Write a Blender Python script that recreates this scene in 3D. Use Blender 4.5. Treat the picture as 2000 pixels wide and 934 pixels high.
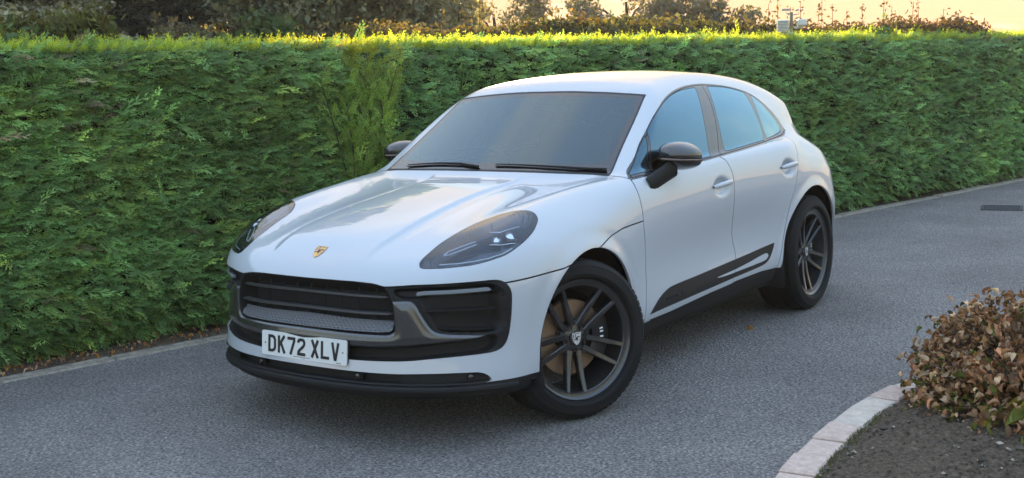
import bpy, math, random
import numpy as np
from mathutils import Vector, Matrix

for _o in list(bpy.data.objects): bpy.data.objects.remove(_o, do_unlink=True)
scene = bpy.context.scene
COL = scene.collection
rng = np.random.default_rng(7)

# ------------------------------------------------------------------ camera
CAM = np.array([4.57648, 3.73779, 1.59288]); YAW, PITCH, ROLL = 3.753996, -.1734663, -.0354396
FPX, CYPX = 2323.18, 548.96
_f = np.array([math.cos(PITCH)*math.cos(YAW), math.cos(PITCH)*math.sin(YAW), math.sin(PITCH)])
_r = np.cross(_f, [0, 0, 1]); _r /= np.linalg.norm(_r); _u = np.cross(_r, _f)
RGT = _r*math.cos(ROLL)+_u*math.sin(ROLL); UPV = -_r*math.sin(ROLL)+_u*math.cos(ROLL)
cd = bpy.data.cameras.new('camera'); cam = bpy.data.objects.new('camera', cd); COL.objects.link(cam)
cam.matrix_world = Matrix([[RGT[i], UPV[i], -_f[i], CAM[i]] for i in range(3)]+[[0, 0, 0, 1]])
cd.sensor_fit = 'HORIZONTAL'; cd.sensor_width = 36; cd.lens = FPX/2000*36
cd.shift_y = (CYPX-467)/2000; cd.clip_start = .05; cd.clip_end = 3000
scene.camera = cam

# ------------------------------------------------------------------ sky, sun, exposure
SUN_AZ, SUN_EL = math.radians(216), math.radians(8.5)
world = bpy.data.worlds.new('World'); scene.world = world; world.use_nodes = True
def build_world():
    nt = world.node_tree; N = nt.nodes; L = nt.links; N.clear()
    out = N.new('ShaderNodeOutputWorld'); bg = N.new('ShaderNodeBackground'); bg.inputs[1].default_value = .12
    L.new(bg.outputs[0], out.inputs[0])
    sky = N.new('ShaderNodeTexSky'); sky.sky_type = 'NISHITA'; sky.sun_disc = False
    sky.sun_elevation = SUN_EL; sky.sun_rotation = math.pi/2-SUN_AZ
    sky.air_density = 1.0; sky.dust_density = 1.0; sky.ozone_density = 1.5
    tc = N.new('ShaderNodeTexCoord'); sep = N.new('ShaderNodeSeparateXYZ'); L.new(tc.outputs['Generated'], sep.inputs[0])
    # high thin cloud, laid out on a flat layer overhead
    a = N.new('ShaderNodeMath'); a.operation = 'MAXIMUM'; L.new(sep.outputs[2], a.inputs[0]); a.inputs[1].default_value = 0
    b = N.new('ShaderNodeMath'); b.operation = 'ADD'; L.new(a.outputs[0], b.inputs[0]); b.inputs[1].default_value = .12
    dv = N.new('ShaderNodeVectorMath'); dv.operation = 'DIVIDE'; L.new(tc.outputs['Generated'], dv.inputs[0]); L.new(b.outputs[0], dv.inputs[1])
    mp = N.new('ShaderNodeMapping'); mp.inputs['Scale'].default_value = (.55, 1.3, .0); mp.inputs['Rotation'].default_value = (0, 0, .5); mp.inputs['Location'].default_value = (18.7, 25.3, 0)
    L.new(dv.outputs[0], mp.inputs[0])
    nz = N.new('ShaderNodeTexNoise'); nz.inputs['Scale'].default_value = 1.25; nz.inputs['Detail'].default_value = 7; nz.inputs['Roughness'].default_value = .55; nz.inputs['Distortion'].default_value = .7
    L.new(mp.outputs[0], nz.inputs[0])
    rp = N.new('ShaderNodeMapRange'); rp.inputs[1].default_value = .50; rp.inputs[2].default_value = .76; rp.interpolation_type = 'SMOOTHSTEP'
    rp.inputs[3].default_value = 0; rp.inputs[4].default_value = .8
    L.new(nz.outputs[0], rp.inputs[0])
    cl = N.new('ShaderNodeMix'); cl.data_type = 'RGBA'; cl.blend_type = 'MIX'
    # the whole sky's brightness range is compressed, as the phone's exposure did; its colours stay
    bw = N.new('ShaderNodeRGBToBW'); L.new(sky.outputs[0], bw.inputs[0])
    pw = N.new('ShaderNodeMath'); pw.operation = 'POWER'; L.new(bw.outputs[0], pw.inputs[0]); pw.inputs[1].default_value = -.06-1
    vm = N.new('ShaderNodeVectorMath'); vm.operation = 'SCALE'; L.new(sky.outputs[0], vm.inputs[0]); L.new(pw.outputs[0], vm.inputs[3])
    hs = N.new('ShaderNodeHueSaturation'); hs.inputs['Hue'].default_value = .5; hs.inputs['Saturation'].default_value = .9; hs.inputs['Value'].default_value = 1.3; L.new(vm.outputs[0], hs.inputs['Color'])
    # pale mist low on the horizon, all round
    hz = N.new('ShaderNodeMapRange'); L.new(a.outputs[0], hz.inputs[0]); hz.inputs[1].default_value = 0; hz.inputs[2].default_value = .22; hz.inputs[3].default_value = .9; hz.inputs[4].default_value = 0; hz.interpolation_type = 'SMOOTHSTEP'
    h2 = N.new('ShaderNodeHueSaturation'); h2.inputs['Hue'].default_value = .478; h2.inputs['Saturation'].default_value = .9; h2.inputs['Value'].default_value = .92; L.new(hs.outputs[0], h2.inputs['Color'])
    hm = N.new('ShaderNodeMix'); hm.data_type = 'RGBA'; L.new(hz.outputs[0], hm.inputs[0]); L.new(hs.outputs[0], hm.inputs[6]); L.new(h2.outputs[0], hm.inputs[7])
    L.new(rp.outputs[0], cl.inputs[0]); L.new(hm.outputs[2], cl.inputs[6])
    # cloud takes the sky's own light, whitened
    sc = N.new('ShaderNodeVectorMath'); sc.operation = 'MULTIPLY_ADD'; L.new(hs.outputs[0], sc.inputs[0])
    sc.inputs[1].default_value = (.55, .50, .42); sc.inputs[2].default_value = (1.25, 1.14, 1.04)
    L.new(sc.outputs[0], cl.inputs[7])
    wb = N.new('ShaderNodeVectorMath'); wb.operation = 'MULTIPLY'; wb.inputs[1].default_value = (1.03, .955, .90); L.new(cl.outputs[2], wb.inputs[0]); L.new(wb.outputs[0], bg.inputs[0])
build_world()
sd = bpy.data.lights.new('sun', 'SUN'); sd.energy = 3.0; sd.angle = math.radians(.6); sd.color = (1, .76, .46)
sun = bpy.data.objects.new('sun', sd); COL.objects.link(sun); sun.location = (-6, -6, 12)
_d = Vector((math.cos(SUN_AZ)*math.cos(SUN_EL), math.sin(SUN_AZ)*math.cos(SUN_EL), math.sin(SUN_EL)))
sun.rotation_euler = _d.to_track_quat('Z', 'Y').to_euler()
vs = scene.view_settings; vs.view_transform = 'Standard'; vs.look = 'None'; vs.exposure = 3.0; vs.gamma = 1; vs.use_curve_mapping = False

# ------------------------------------------------------------------ helpers
def tag(o, label=None, cat=None, group=None, kind=None):
    if label: o['label'] = label
    if cat: o['category'] = cat
    if group: o['group'] = group
    if kind: o['kind'] = kind
    return o
def empty(name, loc=(0, 0, 0), rz=0):
    o = bpy.data.objects.new(name, None); COL.objects.link(o); o.location = loc; o.rotation_euler = (0, 0, rz); o.empty_display_size = .1
    return o
def make_mesh(name, V, F, mat=None, smooth=True, normals=None, tint=None):
    """V (n,3); F an (m,3)/(m,4) array or a list of such arrays"""
    V = np.asarray(V, np.float32); Fs = F if isinstance(F, list) else [F]
    Fs = [np.asarray(f, np.int32) for f in Fs if len(f)]
    me = bpy.data.meshes.new(name); me.vertices.add(len(V)); me.vertices.foreach_set('co', V.ravel())
    loops = np.concatenate([f.ravel() for f in Fs]); sizes = np.concatenate([np.full(len(f), f.shape[1], np.int32) for f in Fs])
    me.loops.add(len(loops)); me.loops.foreach_set('vertex_index', loops)
    st = np.concatenate([[0], np.cumsum(sizes)[:-1]]).astype(np.int32)
    me.polygons.add(len(sizes)); me.polygons.foreach_set('loop_start', st)
    me.polygons.foreach_set('use_smooth', np.full(len(sizes), smooth))
    me.update(calc_edges=True); me.validate()
    if tint is not None:
        c = me.color_attributes.new('tint', 'FLOAT_COLOR', 'POINT'); t = np.ones((len(V), 4), np.float32); t[:, :3] = tint; c.data.foreach_set('color', t.ravel())
    if normals is not None and len(me.vertices) == len(V): me.normals_split_custom_set_from_vertices(np.asarray(normals, float).tolist())
    if mat is not None: me.materials.append(mat)
    return me
def obj(name, me, parent=None, **kw):
    o = bpy.data.objects.new(name, me); COL.objects.link(o)
    if parent is not None: o.parent = parent
    tag(o, **kw); return o
def mobj(name, V, F, mat, parent=None, smooth=True, normals=None, tint=None, **kw):
    return obj(name, make_mesh(name, V, F, mat, smooth, normals, tint), parent, **kw)
class MB:
    """collects simple shapes into one mesh"""
    def __init__(s): s.V = []; s.Q = []; s.T = []; s.n = 0
    def add(s, V, Q=(), T=()):
        V = np.asarray(V, float); s.V.append(V)
        if len(Q): s.Q.append(np.asarray(Q)+s.n)
        if len(T): s.T.append(np.asarray(T)+s.n)
        s.n += len(V)
    def grid(s, P, closeu=False, closev=False):
        P = np.asarray(P, float); nu, nv = P.shape[:2]; I = np.arange(nu*nv).reshape(nu, nv)
        if closeu: I = np.concatenate([I, I[:1]], 0)
        if closev: I = np.concatenate([I, I[:, :1]], 1)
        s.add(P.reshape(-1, 3), np.stack([I[:-1, :-1], I[1:, :-1], I[1:, 1:], I[:-1, 1:]], -1).reshape(-1, 4))
    def box(s, c, d, R=None, bev=0):
        c = np.array(c, float); h = np.array(d, float)/2
        if bev:
            x, y, z = h; b = min(bev, x*.9, y*.9, z*.9); pts = []
            for sx in (-1, 1):
                for sy in (-1, 1):
                    for sz in (-1, 1): pts += [(sx*(x-b), sy*(y-b), sz*z), (sx*(x-b), sy*y, sz*(z-b)), (sx*x, sy*(y-b), sz*(z-b))]
            P = np.array(pts); import bmesh
            bm = bmesh.new(); [bm.verts.new(p) for p in P]; bmesh.ops.convex_hull(bm, input=bm.verts); bm.verts.index_update(); bm.verts.ensure_lookup_table()
            P = np.array([v.co[:] for v in bm.verts]); T = [[v.index for v in f.verts] for f in bm.faces if len(f.verts) == 3]; Q = [[v.index for v in f.verts] for f in bm.faces if len(f.verts) == 4]; bm.free()
        else:
            P = np.array([(a, b_, c_) for a in (-1, 1) for b_ in (-1, 1) for c_ in (-1, 1)])*h
            Q = [(0, 1, 3, 2), (4, 6, 7, 5), (0, 4, 5, 1), (2, 3, 7, 6), (0, 2, 6, 4), (1, 5, 7, 3)]; T = []
        if R is not None: P = P@np.array(R).T
        s.add(P+c, Q, T)
    def tube(s, P, r, n=6, cap=True):
        P = np.asarray(P, float); r = np.broadcast_to(r, (len(P),))
        t = np.gradient(P, axis=0); t /= np.linalg.norm(t, axis=1, keepdims=True)+1e-12
        up = np.array([0, 0, 1.]) if abs(t[0, 2]) < .9 else np.array([1., 0, 0])
        a = np.cross(t, up); a /= np.linalg.norm(a, axis=1, keepdims=True)+1e-12; b = np.cross(t, a)
        th = np.arange(n)*2*math.pi/n
        G = P[:, None]+r[:, None, None]*(np.cos(th)[None, :, None]*a[:, None]+np.sin(th)[None, :, None]*b[:, None])
        k = s.n; s.grid(G, closev=True)
        if cap and n == 4: s.Q.append(np.array([[k+3, k+2, k+1, k]])); m = k+(len(P)-1)*n; s.Q.append(np.array([[m, m+1, m+2, m+3]]))
        elif cap:
            m = k+(len(P)-1)*n
            s.T.append(np.array([[k, k+i+1, k+i] for i in range(1, n-1)])); s.T.append(np.array([[m, m+i, m+i+1] for i in range(1, n-1)]))
    def lathe(s, prof, n=64, axis='y'):
        prof = np.array(prof, float); th = np.arange(n)*2*math.pi/n
        G = np.stack([prof[:, 0][:, None]*np.cos(th), np.broadcast_to(prof[:, 1][:, None], (len(prof), n)), prof[:, 0][:, None]*np.sin(th)], -1)
        s.grid(G, closev=True)
    def prism(s, poly, d, R, o):
        """flat polygon (2D) extruded from 0 to d along local z; R columns are local axes"""
        poly = np.array(poly, float); n = len(poly); R = np.array(R, float)
        from mathutils.geometry import tessellate_polygon
        tri = tessellate_polygon([[Vector((p[0], p[1], 0)) for p in poly]])
        V = np.concatenate([np.c_[poly, np.zeros(n)], np.c_[poly, np.full(n, d)]])@R.T+np.array(o)
        T = [(a+n, b+n, c+n) for a, b, c in tri]+[(c, b, a) for a, b, c in tri]
        s.add(V, [(i, (i+1) % n, (i+1) % n+n, i+n) for i in range(n)], T)
    def build(s, name, mat, parent=None, smooth=False, **kw):
        F = []
        if s.Q: F.append(np.concatenate(s.Q))
        if s.T: F.append(np.concatenate(s.T))
        o = mobj(name, np.concatenate(s.V), F, mat, parent, smooth, **kw)
        return o
def set_auto(o, deg=35):
    me = o.data; me.polygons.foreach_set('use_smooth', np.ones(len(me.polygons), bool)); me.set_sharp_from_angle(angle=math.radians(deg)); return o
def recalc(o):
    import bmesh
    bm = bmesh.new(); bm.from_mesh(o.data); bmesh.ops.recalc_face_normals(bm, faces=bm.faces); bm.to_mesh(o.data); bm.free(); return o

# ------------------------------------------------------------------ materials
def mat(name):
    m = bpy.data.materials.new(name); m.use_nodes = True
    return m, m.node_tree.nodes, m.node_tree.links, m.node_tree.nodes['Principled BSDF']
def simple(name, col, rough=.5, metal=0, coat=0, spec=.5, bump=0, bscale=400, coat_rough=.02):
    m, N, L, b = mat(name); b.inputs['Base Color'].default_value = (*col, 1); b.inputs['Roughness'].default_value = rough; b.inputs['Metallic'].default_value = metal
    b.inputs['Coat Weight'].default_value = coat; b.inputs['Coat Roughness'].default_value = coat_rough; b.inputs['Specular IOR Level'].default_value = spec
    tc = N.new('ShaderNodeTexCoord'); nz = N.new('ShaderNodeTexNoise'); nz.inputs['Scale'].default_value = bscale; nz.inputs['Detail'].default_value = 3; L.new(tc.outputs['Object'], nz.inputs[0])
    rr = N.new('ShaderNodeMapRange'); rr.inputs[3].default_value = max(rough*.88, 0); rr.inputs[4].default_value = min(rough*1.12, 1); L.new(nz.outputs[0], rr.inputs[0]); L.new(rr.outputs[0], b.inputs['Roughness'])
    if bump:
        bp = N.new('ShaderNodeBump'); bp.inputs['Strength'].default_value = bump; bp.inputs['Distance'].default_value = .002; L.new(nz.outputs[0], bp.inputs['Height']); L.new(bp.outputs[0], b.inputs['Normal'])
    return m
def leafmat(name, transl=.35, rough=.55, spec=.3, gain=1.0):
    """colour from the 'tint' attribute, light passes through"""
    m, N, L, b = mat(name); out = [n for n in N if n.type == 'OUTPUT_MATERIAL'][0]
    at = N.new('ShaderNodeAttribute'); at.attribute_name = 'tint'
    b.inputs['Roughness'].default_value = rough; b.inputs['Specular IOR Level'].default_value = spec; L.new(at.outputs[0], b.inputs['Base Color'])
    tr = N.new('ShaderNodeBsdfTranslucent'); mul = N.new('ShaderNodeVectorMath'); mul.operation = 'MULTIPLY'; mul.inputs[1].default_value = (1.5*gain, 1.45*gain, .6*gain); L.new(at.outputs[0], mul.inputs[0]); L.new(mul.outputs[0], tr.inputs[0])
    mx = N.new('ShaderNodeMixShader'); mx.inputs[0].default_value = transl; L.new(b.outputs[0], mx.inputs[1]); L.new(tr.outputs[0], mx.inputs[2]); L.new(mx.outputs[0], out.inputs[0])
    return m
def glassmat(name, tint, ior=1.5, gain=1.0, refl=(1, 1, 1)):
    m, N, L, b = mat(name); out = [n for n in N if n.type == 'OUTPUT_MATERIAL'][0]; N.remove(b)
    fr = N.new('ShaderNodeFresnel'); fr.inputs[0].default_value = ior
    mu = N.new('ShaderNodeMath'); mu.operation = 'MULTIPLY'; mu.use_clamp = True; mu.inputs[1].default_value = gain; L.new(fr.outputs[0], mu.inputs[0])
    tr = N.new('ShaderNodeBsdfTransparent'); tr.inputs[0].default_value = (*tint, 1); gl = N.new('ShaderNodeBsdfGlossy'); gl.inputs['Roughness'].default_value = .003; gl.inputs['Color'].default_value = (*refl, 1)
    mx = N.new('ShaderNodeMixShader'); L.new(mu.outputs[0], mx.inputs[0]); L.new(tr.outputs[0], mx.inputs[1]); L.new(gl.outputs[0], mx.inputs[2]); L.new(mx.outputs[0], out.inputs[0])
    return m
M = {}
# ================================================================== GROUND
def sight(px, d, py=None):
    """ground point (and height, if py) at horizontal distance d along a line of sight of the photo"""
    v = _f+(px-1000)/FPX*RGT-(((py if py is not None else 140)-CYPX)/FPX)*UPV
    k = d/math.hypot(v[0], v[1]); p = CAM+k*v; return p
def edge_y(x): return -2.257-.2105*(x-.988)          # driveway side of the edging under the hedge
TDIR = np.array([-1, .2105]); TDIR = TDIR/np.linalg.norm(TDIR); NDIR = np.array([.2105, 1.])/math.hypot(1, .2105)   # along the hedge, and out of its face
def along(s, off): return np.array([.988, -2.257])+TDIR*s+NDIR*off       # s metres along, off metres out from the edging line

def ground_mats():
    m, N, L, b = mat('asphalt'); tc = N.new('ShaderNodeTexCoord')
    n1 = N.new('ShaderNodeTexNoise'); n1.inputs['Scale'].default_value = 74; n1.inputs['Detail'].default_value = 4; n1.inputs['Roughness'].default_value = .7; L.new(tc.outputs['Object'], n1.inputs[0])
    v1 = N.new('ShaderNodeTexVoronoi'); v1.inputs['Scale'].default_value = 74; L.new(tc.outputs['Object'], v1.inputs[0])
    n2 = N.new('ShaderNodeTexNoise'); n2.inputs['Scale'].default_value = .9; n2.inputs['Detail'].default_value = 5; n2.inputs['Roughness'].default_value = .6; L.new(tc.outputs['Object'], n2.inputs[0])
    r1 = N.new('ShaderNodeValToRGB'); e = r1.color_ramp.elements; e[0].position = .34; e[0].color = (.045, .042, .040, 1); e[1].position = .69; e[1].color = (.345, .322, .303, 1); L.new(n1.outputs[0], r1.inputs[0])
    r3 = N.new('ShaderNodeValToRGB'); e = r3.color_ramp.elements; e[0].position = .0; e[0].color = (.62, .62, .64, 1); e[1].position = 1; e[1].color = (1.45, 1.42, 1.38, 1); L.new(v1.outputs['Color'], r3.inputs[0])
    mx = N.new('ShaderNodeMix'); mx.data_type = 'RGBA'; mx.blend_type = 'MULTIPLY'; mx.inputs[0].default_value = 1; L.new(r1.outputs[0], mx.inputs[6]); L.new(r3.outputs[0], mx.inputs[7])
    r2 = N.new('ShaderNodeMapRange'); r2.inputs[1].default_value = .25; r2.inputs[2].default_value = .75; r2.inputs[3].default_value = .72; r2.inputs[4].default_value = 1.25; L.new(n2.outputs[0], r2.inputs[0])
    m2 = N.new('ShaderNodeVectorMath'); m2.operation = 'SCALE'; L.new(mx.outputs[2], m2.inputs[0]); L.new(r2.outputs[0], m2.inputs[3]); L.new(m2.outputs[0], b.inputs['Base Color'])
    b.inputs['Roughness'].default_value = .8; b.inputs['Specular IOR Level'].default_value = .3
    ad = N.new('ShaderNodeMath'); ad.operation = 'ADD'; L.new(n1.outputs[0], ad.inputs[0]); L.new(v1.outputs[0], ad.inputs[1])
    bp = N.new('ShaderNodeBump'); bp.inputs['Strength'].default_value = 1.0; bp.inputs['Distance'].default_value = .010; L.new(ad.outputs[0], bp.inputs['Height']); L.new(bp.outputs[0], b.inputs['Normal'])
    M['asphalt'] = m
    def earth(name, c0, c1, sc=14, bs=.9):
        m, N, L, b = mat(name); tc = N.new('ShaderNodeTexCoord'); n1 = N.new('ShaderNodeTexNoise'); n1.inputs['Scale'].default_value = sc; n1.inputs['Detail'].default_value = 8; n1.inputs['Roughness'].default_value = .72; L.new(tc.outputs['Object'], n1.inputs[0])
        r = N.new('ShaderNodeValToRGB'); e = r.color_ramp.elements; e[0].position = .32; e[0].color = (*c0, 1); e[1].position = .72; e[1].color = (*c1, 1); L.new(n1.outputs[0], r.inputs[0]); L.new(r.outputs[0], b.inputs['Base Color'])
        b.inputs['Roughness'].default_value = .95; b.inputs['Specular IOR Level'].default_value = .15
        bp = N.new('ShaderNodeBump'); bp.inputs['Strength'].default_value = bs; bp.inputs['Distance'].default_value = .02; L.new(n1.outputs[0], bp.inputs['Height']); L.new(bp.outputs[0], b.inputs['Normal']); return m
    M['soil'] = earth('soil', (.022, .016, .011), (.22, .165, .12), 45)
    M['field'] = earth('field', (.03, .045, .015), (.09, .11, .04), 3)
    M['stone'] = earth('kerb_concrete', (.15, .13, .105), (.40, .35, .28), 16, .5)
    M['paver'] = earth('paver_concrete', (.44, .32, .26), (.68, .53, .45), 30, .4)
    M['paver2'] = earth('paver_concrete_buff', (.46, .38, .31), (.68, .58, .49), 26, .4)
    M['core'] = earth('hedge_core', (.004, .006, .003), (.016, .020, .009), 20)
    M['wood'] = earth('bark', (.03, .022, .016), (.10, .075, .055), 12)
    M['leaf'] = leafmat('conifer_leaf', .30, .6, .25); M['topleaf'] = leafmat('young_shoot', .5, .6, .2, 1.1)
    M['farleaf'] = leafmat('far_leaf', .40, .7, .1, .8); M['dry'] = leafmat('dry_leaf', .22, .8, .12, .6); M['pebble'] = leafmat('pebble', 0, .8, .3)
    M['iron'] = simple('cast_iron', (.03, .03, .032), .7, bump=.4, bscale=90); M['station'] = simple('cream_plastic', (.62, .60, .53), .5); M['pole'] = simple('grey_post', (.35, .33, .30), .6)
ground_mats()
mobj('ground', [(-900, -900, -.03), (900, -900, -.03), (900, 900, -.03), (-900, 900, -.03)], np.array([[0, 1, 2, 3]]), M['field'], kind='structure')
# driveway: wide asphalt bounded by the edging line
def driveway():
    a = along(-14, 0); b = along(40, 0); n = NDIR*26
    V = [(*a, 0), (*(a+n), 0), (*(b+n), 0), (*b, 0)]; mobj('driveway', V, np.array([[0, 1, 2, 3]]), M['asphalt'], kind='structure')
driveway()
# strip of soil under the hedge
V = [(*along(-6, -.1), -.012), (*along(24, -.1), -.012), (*along(24, -2.5), .02), (*along(-6, -2.5), .02)]
mobj('soil', V, np.array([[0, 1, 2, 3]]), M['soil'], kind='structure')
# concrete edging, stone by stone
edging = empty('edging_kerb', (*along(2, -.07), 0)); tag(edging, 'flush pale concrete edging along the foot of the hedge', 'edging')
s = -3.2; k = 0
while s < 19:
    L_ = .60+.14*rng.random(); c = along(s+L_/2, -.065+.006*rng.normal()); mb = MB(); a = math.atan2(TDIR[1], TDIR[0])+.006*rng.normal(); R = np.array([[math.cos(a), -math.sin(a), 0], [math.sin(a), math.cos(a), 0], [0, 0, 1]])
    mb.box((0, 0, 0), (L_-.008, .125, .10), bev=.010); o = mb.build('kerb_stone', M['stone'], edging); o.location = (c[0]-edging.location[0], c[1]-edging.location[1], -.040+.003*rng.normal()); o.rotation_euler = (.01*rng.normal(), .008*rng.normal(), a); s += L_; k += 1

# ================================================================== HEDGES
def spray_template(seed, n=7):
    """flat scale-leaved spray: stem along +x, length 1, side shoots that fork"""
    r = np.random.default_rng(seed); V = []; T = []; tip = []
    def blade(p, a, L, w, bend=0):
        d = np.array([math.cos(a), math.sin(a)]); n = np.array([-d[1], d[0]]); k = len(V); m = p+d*L*.45
        for q, t in ((p-n*w*.35, 0), (m+n*w, .5), (m-n*w, .5), (p+d*L+n*bend*L, 1.)): V.append((*q, 0)); tip.append(t)
        T.extend([(k, k+2, k+1), (k+1, k+2, k+3)])
    blade(np.array([0, 0.]), 0, 1.0, .020)
    for i in range(n):
        t = .14+.74*i/(n-1)
        for s in (1, -1):
            tt = t+.03*s+.02*r.normal(); L = (.46*(1-tt*.72))*(.8+.35*r.random()); a = s*(.62+.16*r.normal()); p = np.array([tt, 0]); blade(p, a, L, .026, -.10*s)
            if L > .27:
                q = p+np.array([math.cos(a), math.sin(a)])*L*.45; blade(q, a-s*.55, L*.50, .024); blade(q-np.array([math.cos(a), math.sin(a)])*L*.12, a+s*.5, L*.45, .024)
    V = np.array(V, float); d = np.hypot(V[:, 0], V[:, 1]*1.5); V[:, 2] = -.16*d*d; return V, np.array(T), np.array(tip)*.5+np.clip(V[:, 0], 0, 1)*.5
TPL = [spray_template(i, 5) for i in range(6)]
MED = [spray_template(40+i, 4) for i in range(7)]
SMALL = [spray_template(20+i, 4) for i in range(4)]
def scatter(P, D, U, size, tint, tpls, seed=0, wid=1.0, tipgain=1.5):
    """place sprays: origin P, growing direction D, upper side U"""
    r = np.random.default_rng(seed); n = len(P); pick = r.integers(0, len(tpls), n); Vs, Ts, Cs = [], [], []; off = 0
    D = D/np.linalg.norm(D, axis=1, keepdims=True); Y = np.cross(U, D); Y /= np.linalg.norm(Y, axis=1, keepdims=True)+1e-9; Zv = np.cross(D, Y)
    for k, (tv, tt, tip) in enumerate(tpls):
        i = np.where(pick == k)[0]
        if not len(i): continue
        v = tv[None]*size[i][:, None, None]
        X = P[i][:, None]+v[..., 0:1]*D[i][:, None]+v[..., 1:2]*wid*Y[i][:, None]+v[..., 2:3]*Zv[i][:, None]
        Vs.append(X.reshape(-1, 3)); m = len(tv); Ts.append((tt[None]+(np.arange(len(i))*m)[:, None, None]+off).reshape(-1, 3)); off += len(i)*m
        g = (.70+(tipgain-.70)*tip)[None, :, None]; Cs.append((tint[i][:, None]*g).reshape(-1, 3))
    return np.concatenate(Vs), np.concatenate(Ts), np.concatenate(Cs)
def lump_noise(a, b, seed):
    r = np.random.default_rng(seed); z = np.zeros_like(a)
    for k in range(14):
        f = r.normal(0, 1, 2)*(1.2+k*.55); z += np.sin(a*f[0]+b*f[1]*1.6+r.random()*6.3)/(1+k*.35)
    return z/3.2
HT = 1.835
def hedge_face(s, z, off0, seed):
    """how far the clipped face stands from the edging line at this place"""
    t = np.clip(z/HT, 0, 1); prof = .02-.16*np.clip(1-t/.22, 0, 1)**2-.10*np.clip((t-.94)/.06, 0, 1)**2
    return off0+prof+.045*lump_noise(s*1.4, z*1.8, seed)
def make_hedge(name, label, s0, s1, off0, dens, size, seed, base):
    r = np.random.default_rng(seed); root = empty(name, (*along((s0+s1)/2, off0(np.array((s0+s1)/2))-.5), 0)); tag(root, label, 'hedge', 'clipped conifer hedge behind the car'); ox = np.array([*root.location])
    def world(s, off, z): return np.stack([.988+TDIR[0]*s+NDIR[0]*off, -2.257+TDIR[1]*s+NDIR[1]*off, z], -1)-ox
    # twiggy dark inside
    ns, nz_ = int((s1-s0)/.12)+1, 17; Sg_, Zg_ = np.meshgrid(np.linspace(s0, s1, ns), np.linspace(.06, HT-.03, nz_), indexing='ij')
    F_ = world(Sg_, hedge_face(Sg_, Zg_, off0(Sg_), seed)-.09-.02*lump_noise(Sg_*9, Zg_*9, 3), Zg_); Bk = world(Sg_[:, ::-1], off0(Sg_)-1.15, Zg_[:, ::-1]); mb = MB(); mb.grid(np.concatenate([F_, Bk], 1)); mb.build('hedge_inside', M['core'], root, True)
    # the clipped face: sprays lie along the hedge and droop outwards
    n = int((s1-s0)*HT*dens); s = r.uniform(s0, s1, n); z = HT*(.02+.985*r.random(n)**.96); dep = r.random(n)**1.5*.09
    P = world(s, hedge_face(s, z, off0(s), seed)-dep-.02, z)
    T3 = np.array([*TDIR, 0]); N3 = np.array([*NDIR, 0]); Z3 = np.array([0, 0, 1.])
    al = r.normal(.75, .55, n); up = r.normal(.10, .22, n); outw = r.uniform(.15, .55, n)
    up = up-.35*np.clip(1-z/.5, 0, 1)
    D = al[:, None]*T3+up[:, None]*Z3+outw[:, None]*N3; U = Z3+N3*r.uniform(.5, 1.6, n)[:, None]+T3*r.normal(0, .35, n)[:, None]
    q = lump_noise(s*2.2, z*2.6, seed+5); br = r.normal(0, .38, n)+.30*q
    col = np.array(base)[None]*np.exp(br)[:, None]; yel = np.clip(r.normal(-.1, .5, n)+.5*lump_noise(s*3, z*3, seed+9), 0, 1)[:, None]
    col = col*(1+yel*np.array([.75, .30, -.1])); brown = (r.random(n) < .022*(1+3*(z > 1.3)*(s < 1.0)))[:, None]; col = np.where(brown, np.array([.13, .095, .06])*np.exp(br)[:, None], col)
    sz = size*np.exp(r.normal(0, .24, n)); big = r.random(n) < .05; sz[big] *= 1.35
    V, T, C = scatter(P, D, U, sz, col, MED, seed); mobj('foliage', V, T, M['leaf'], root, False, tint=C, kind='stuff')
    # young shoots along the top, upright
    n = int((s1-s0)*900); s = r.uniform(s0, s1, n); off = off0(s)-.03-.62*r.random(n)**1.35
    zt = HT-.055+.035*np.clip((off0(s)-off)/.25, 0, 1)+.02*lump_noise(s*2.5, off*4, seed+2)
    P = world(s, off, zt); D = Z3*r.uniform(.55, 1.1, n)[:, None]+T3*r.normal(.35, .40, n)[:, None]+N3*r.normal(.05, .35, n)[:, None]; a = r.uniform(0, 6.3, n); U = np.cos(a)[:, None]*T3+np.sin(a)[:, None]*N3+.2*Z3
    br = r.normal(0, .22, n)+.15*lump_noise(s*2, off, seed+4); col = np.array([.27, .33, .05])*np.exp(br)[:, None]
    gold = .6*np.exp(-((s-2.6)/.5)**2)[:, None]; col = col*(1-gold)+gold*np.array([.29, .26, .02])*np.exp(br)[:, None]
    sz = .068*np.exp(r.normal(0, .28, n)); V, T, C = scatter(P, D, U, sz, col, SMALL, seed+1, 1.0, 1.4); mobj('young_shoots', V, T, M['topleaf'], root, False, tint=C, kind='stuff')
    # a few trunks, hidden low inside
    for q in np.arange(s0+.4, s1, .8): mb = MB(); p = along(q, float(off0(np.array(q)))-.5); mb.tube(np.array([(p[0]-ox[0], p[1]-ox[1], 0), (p[0]-ox[0]+.03, p[1]-ox[1], .7), (p[0]-ox[0], p[1]-ox[1], 1.5)]), [.05, .04, .02], 6); mb.build('trunk', M['wood'], root, True)
    return root
offA = lambda s: -.30+0*s
offB = lambda s: -.40+.27*np.clip((s-4)/5.5, 0, 1)
make_hedge('hedge', 'nearer dark green clipped conifer hedge at the left, up to the pale shoots', -2.2, 2.62, offA, 2500, .106, 31, (.122, .214, .066))
make_hedge('hedge', 'longer clipped conifer hedge running behind the car to the right', 2.80, 15.0, offB, 1080, .118, 47, (.112, .212, .070))
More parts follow.
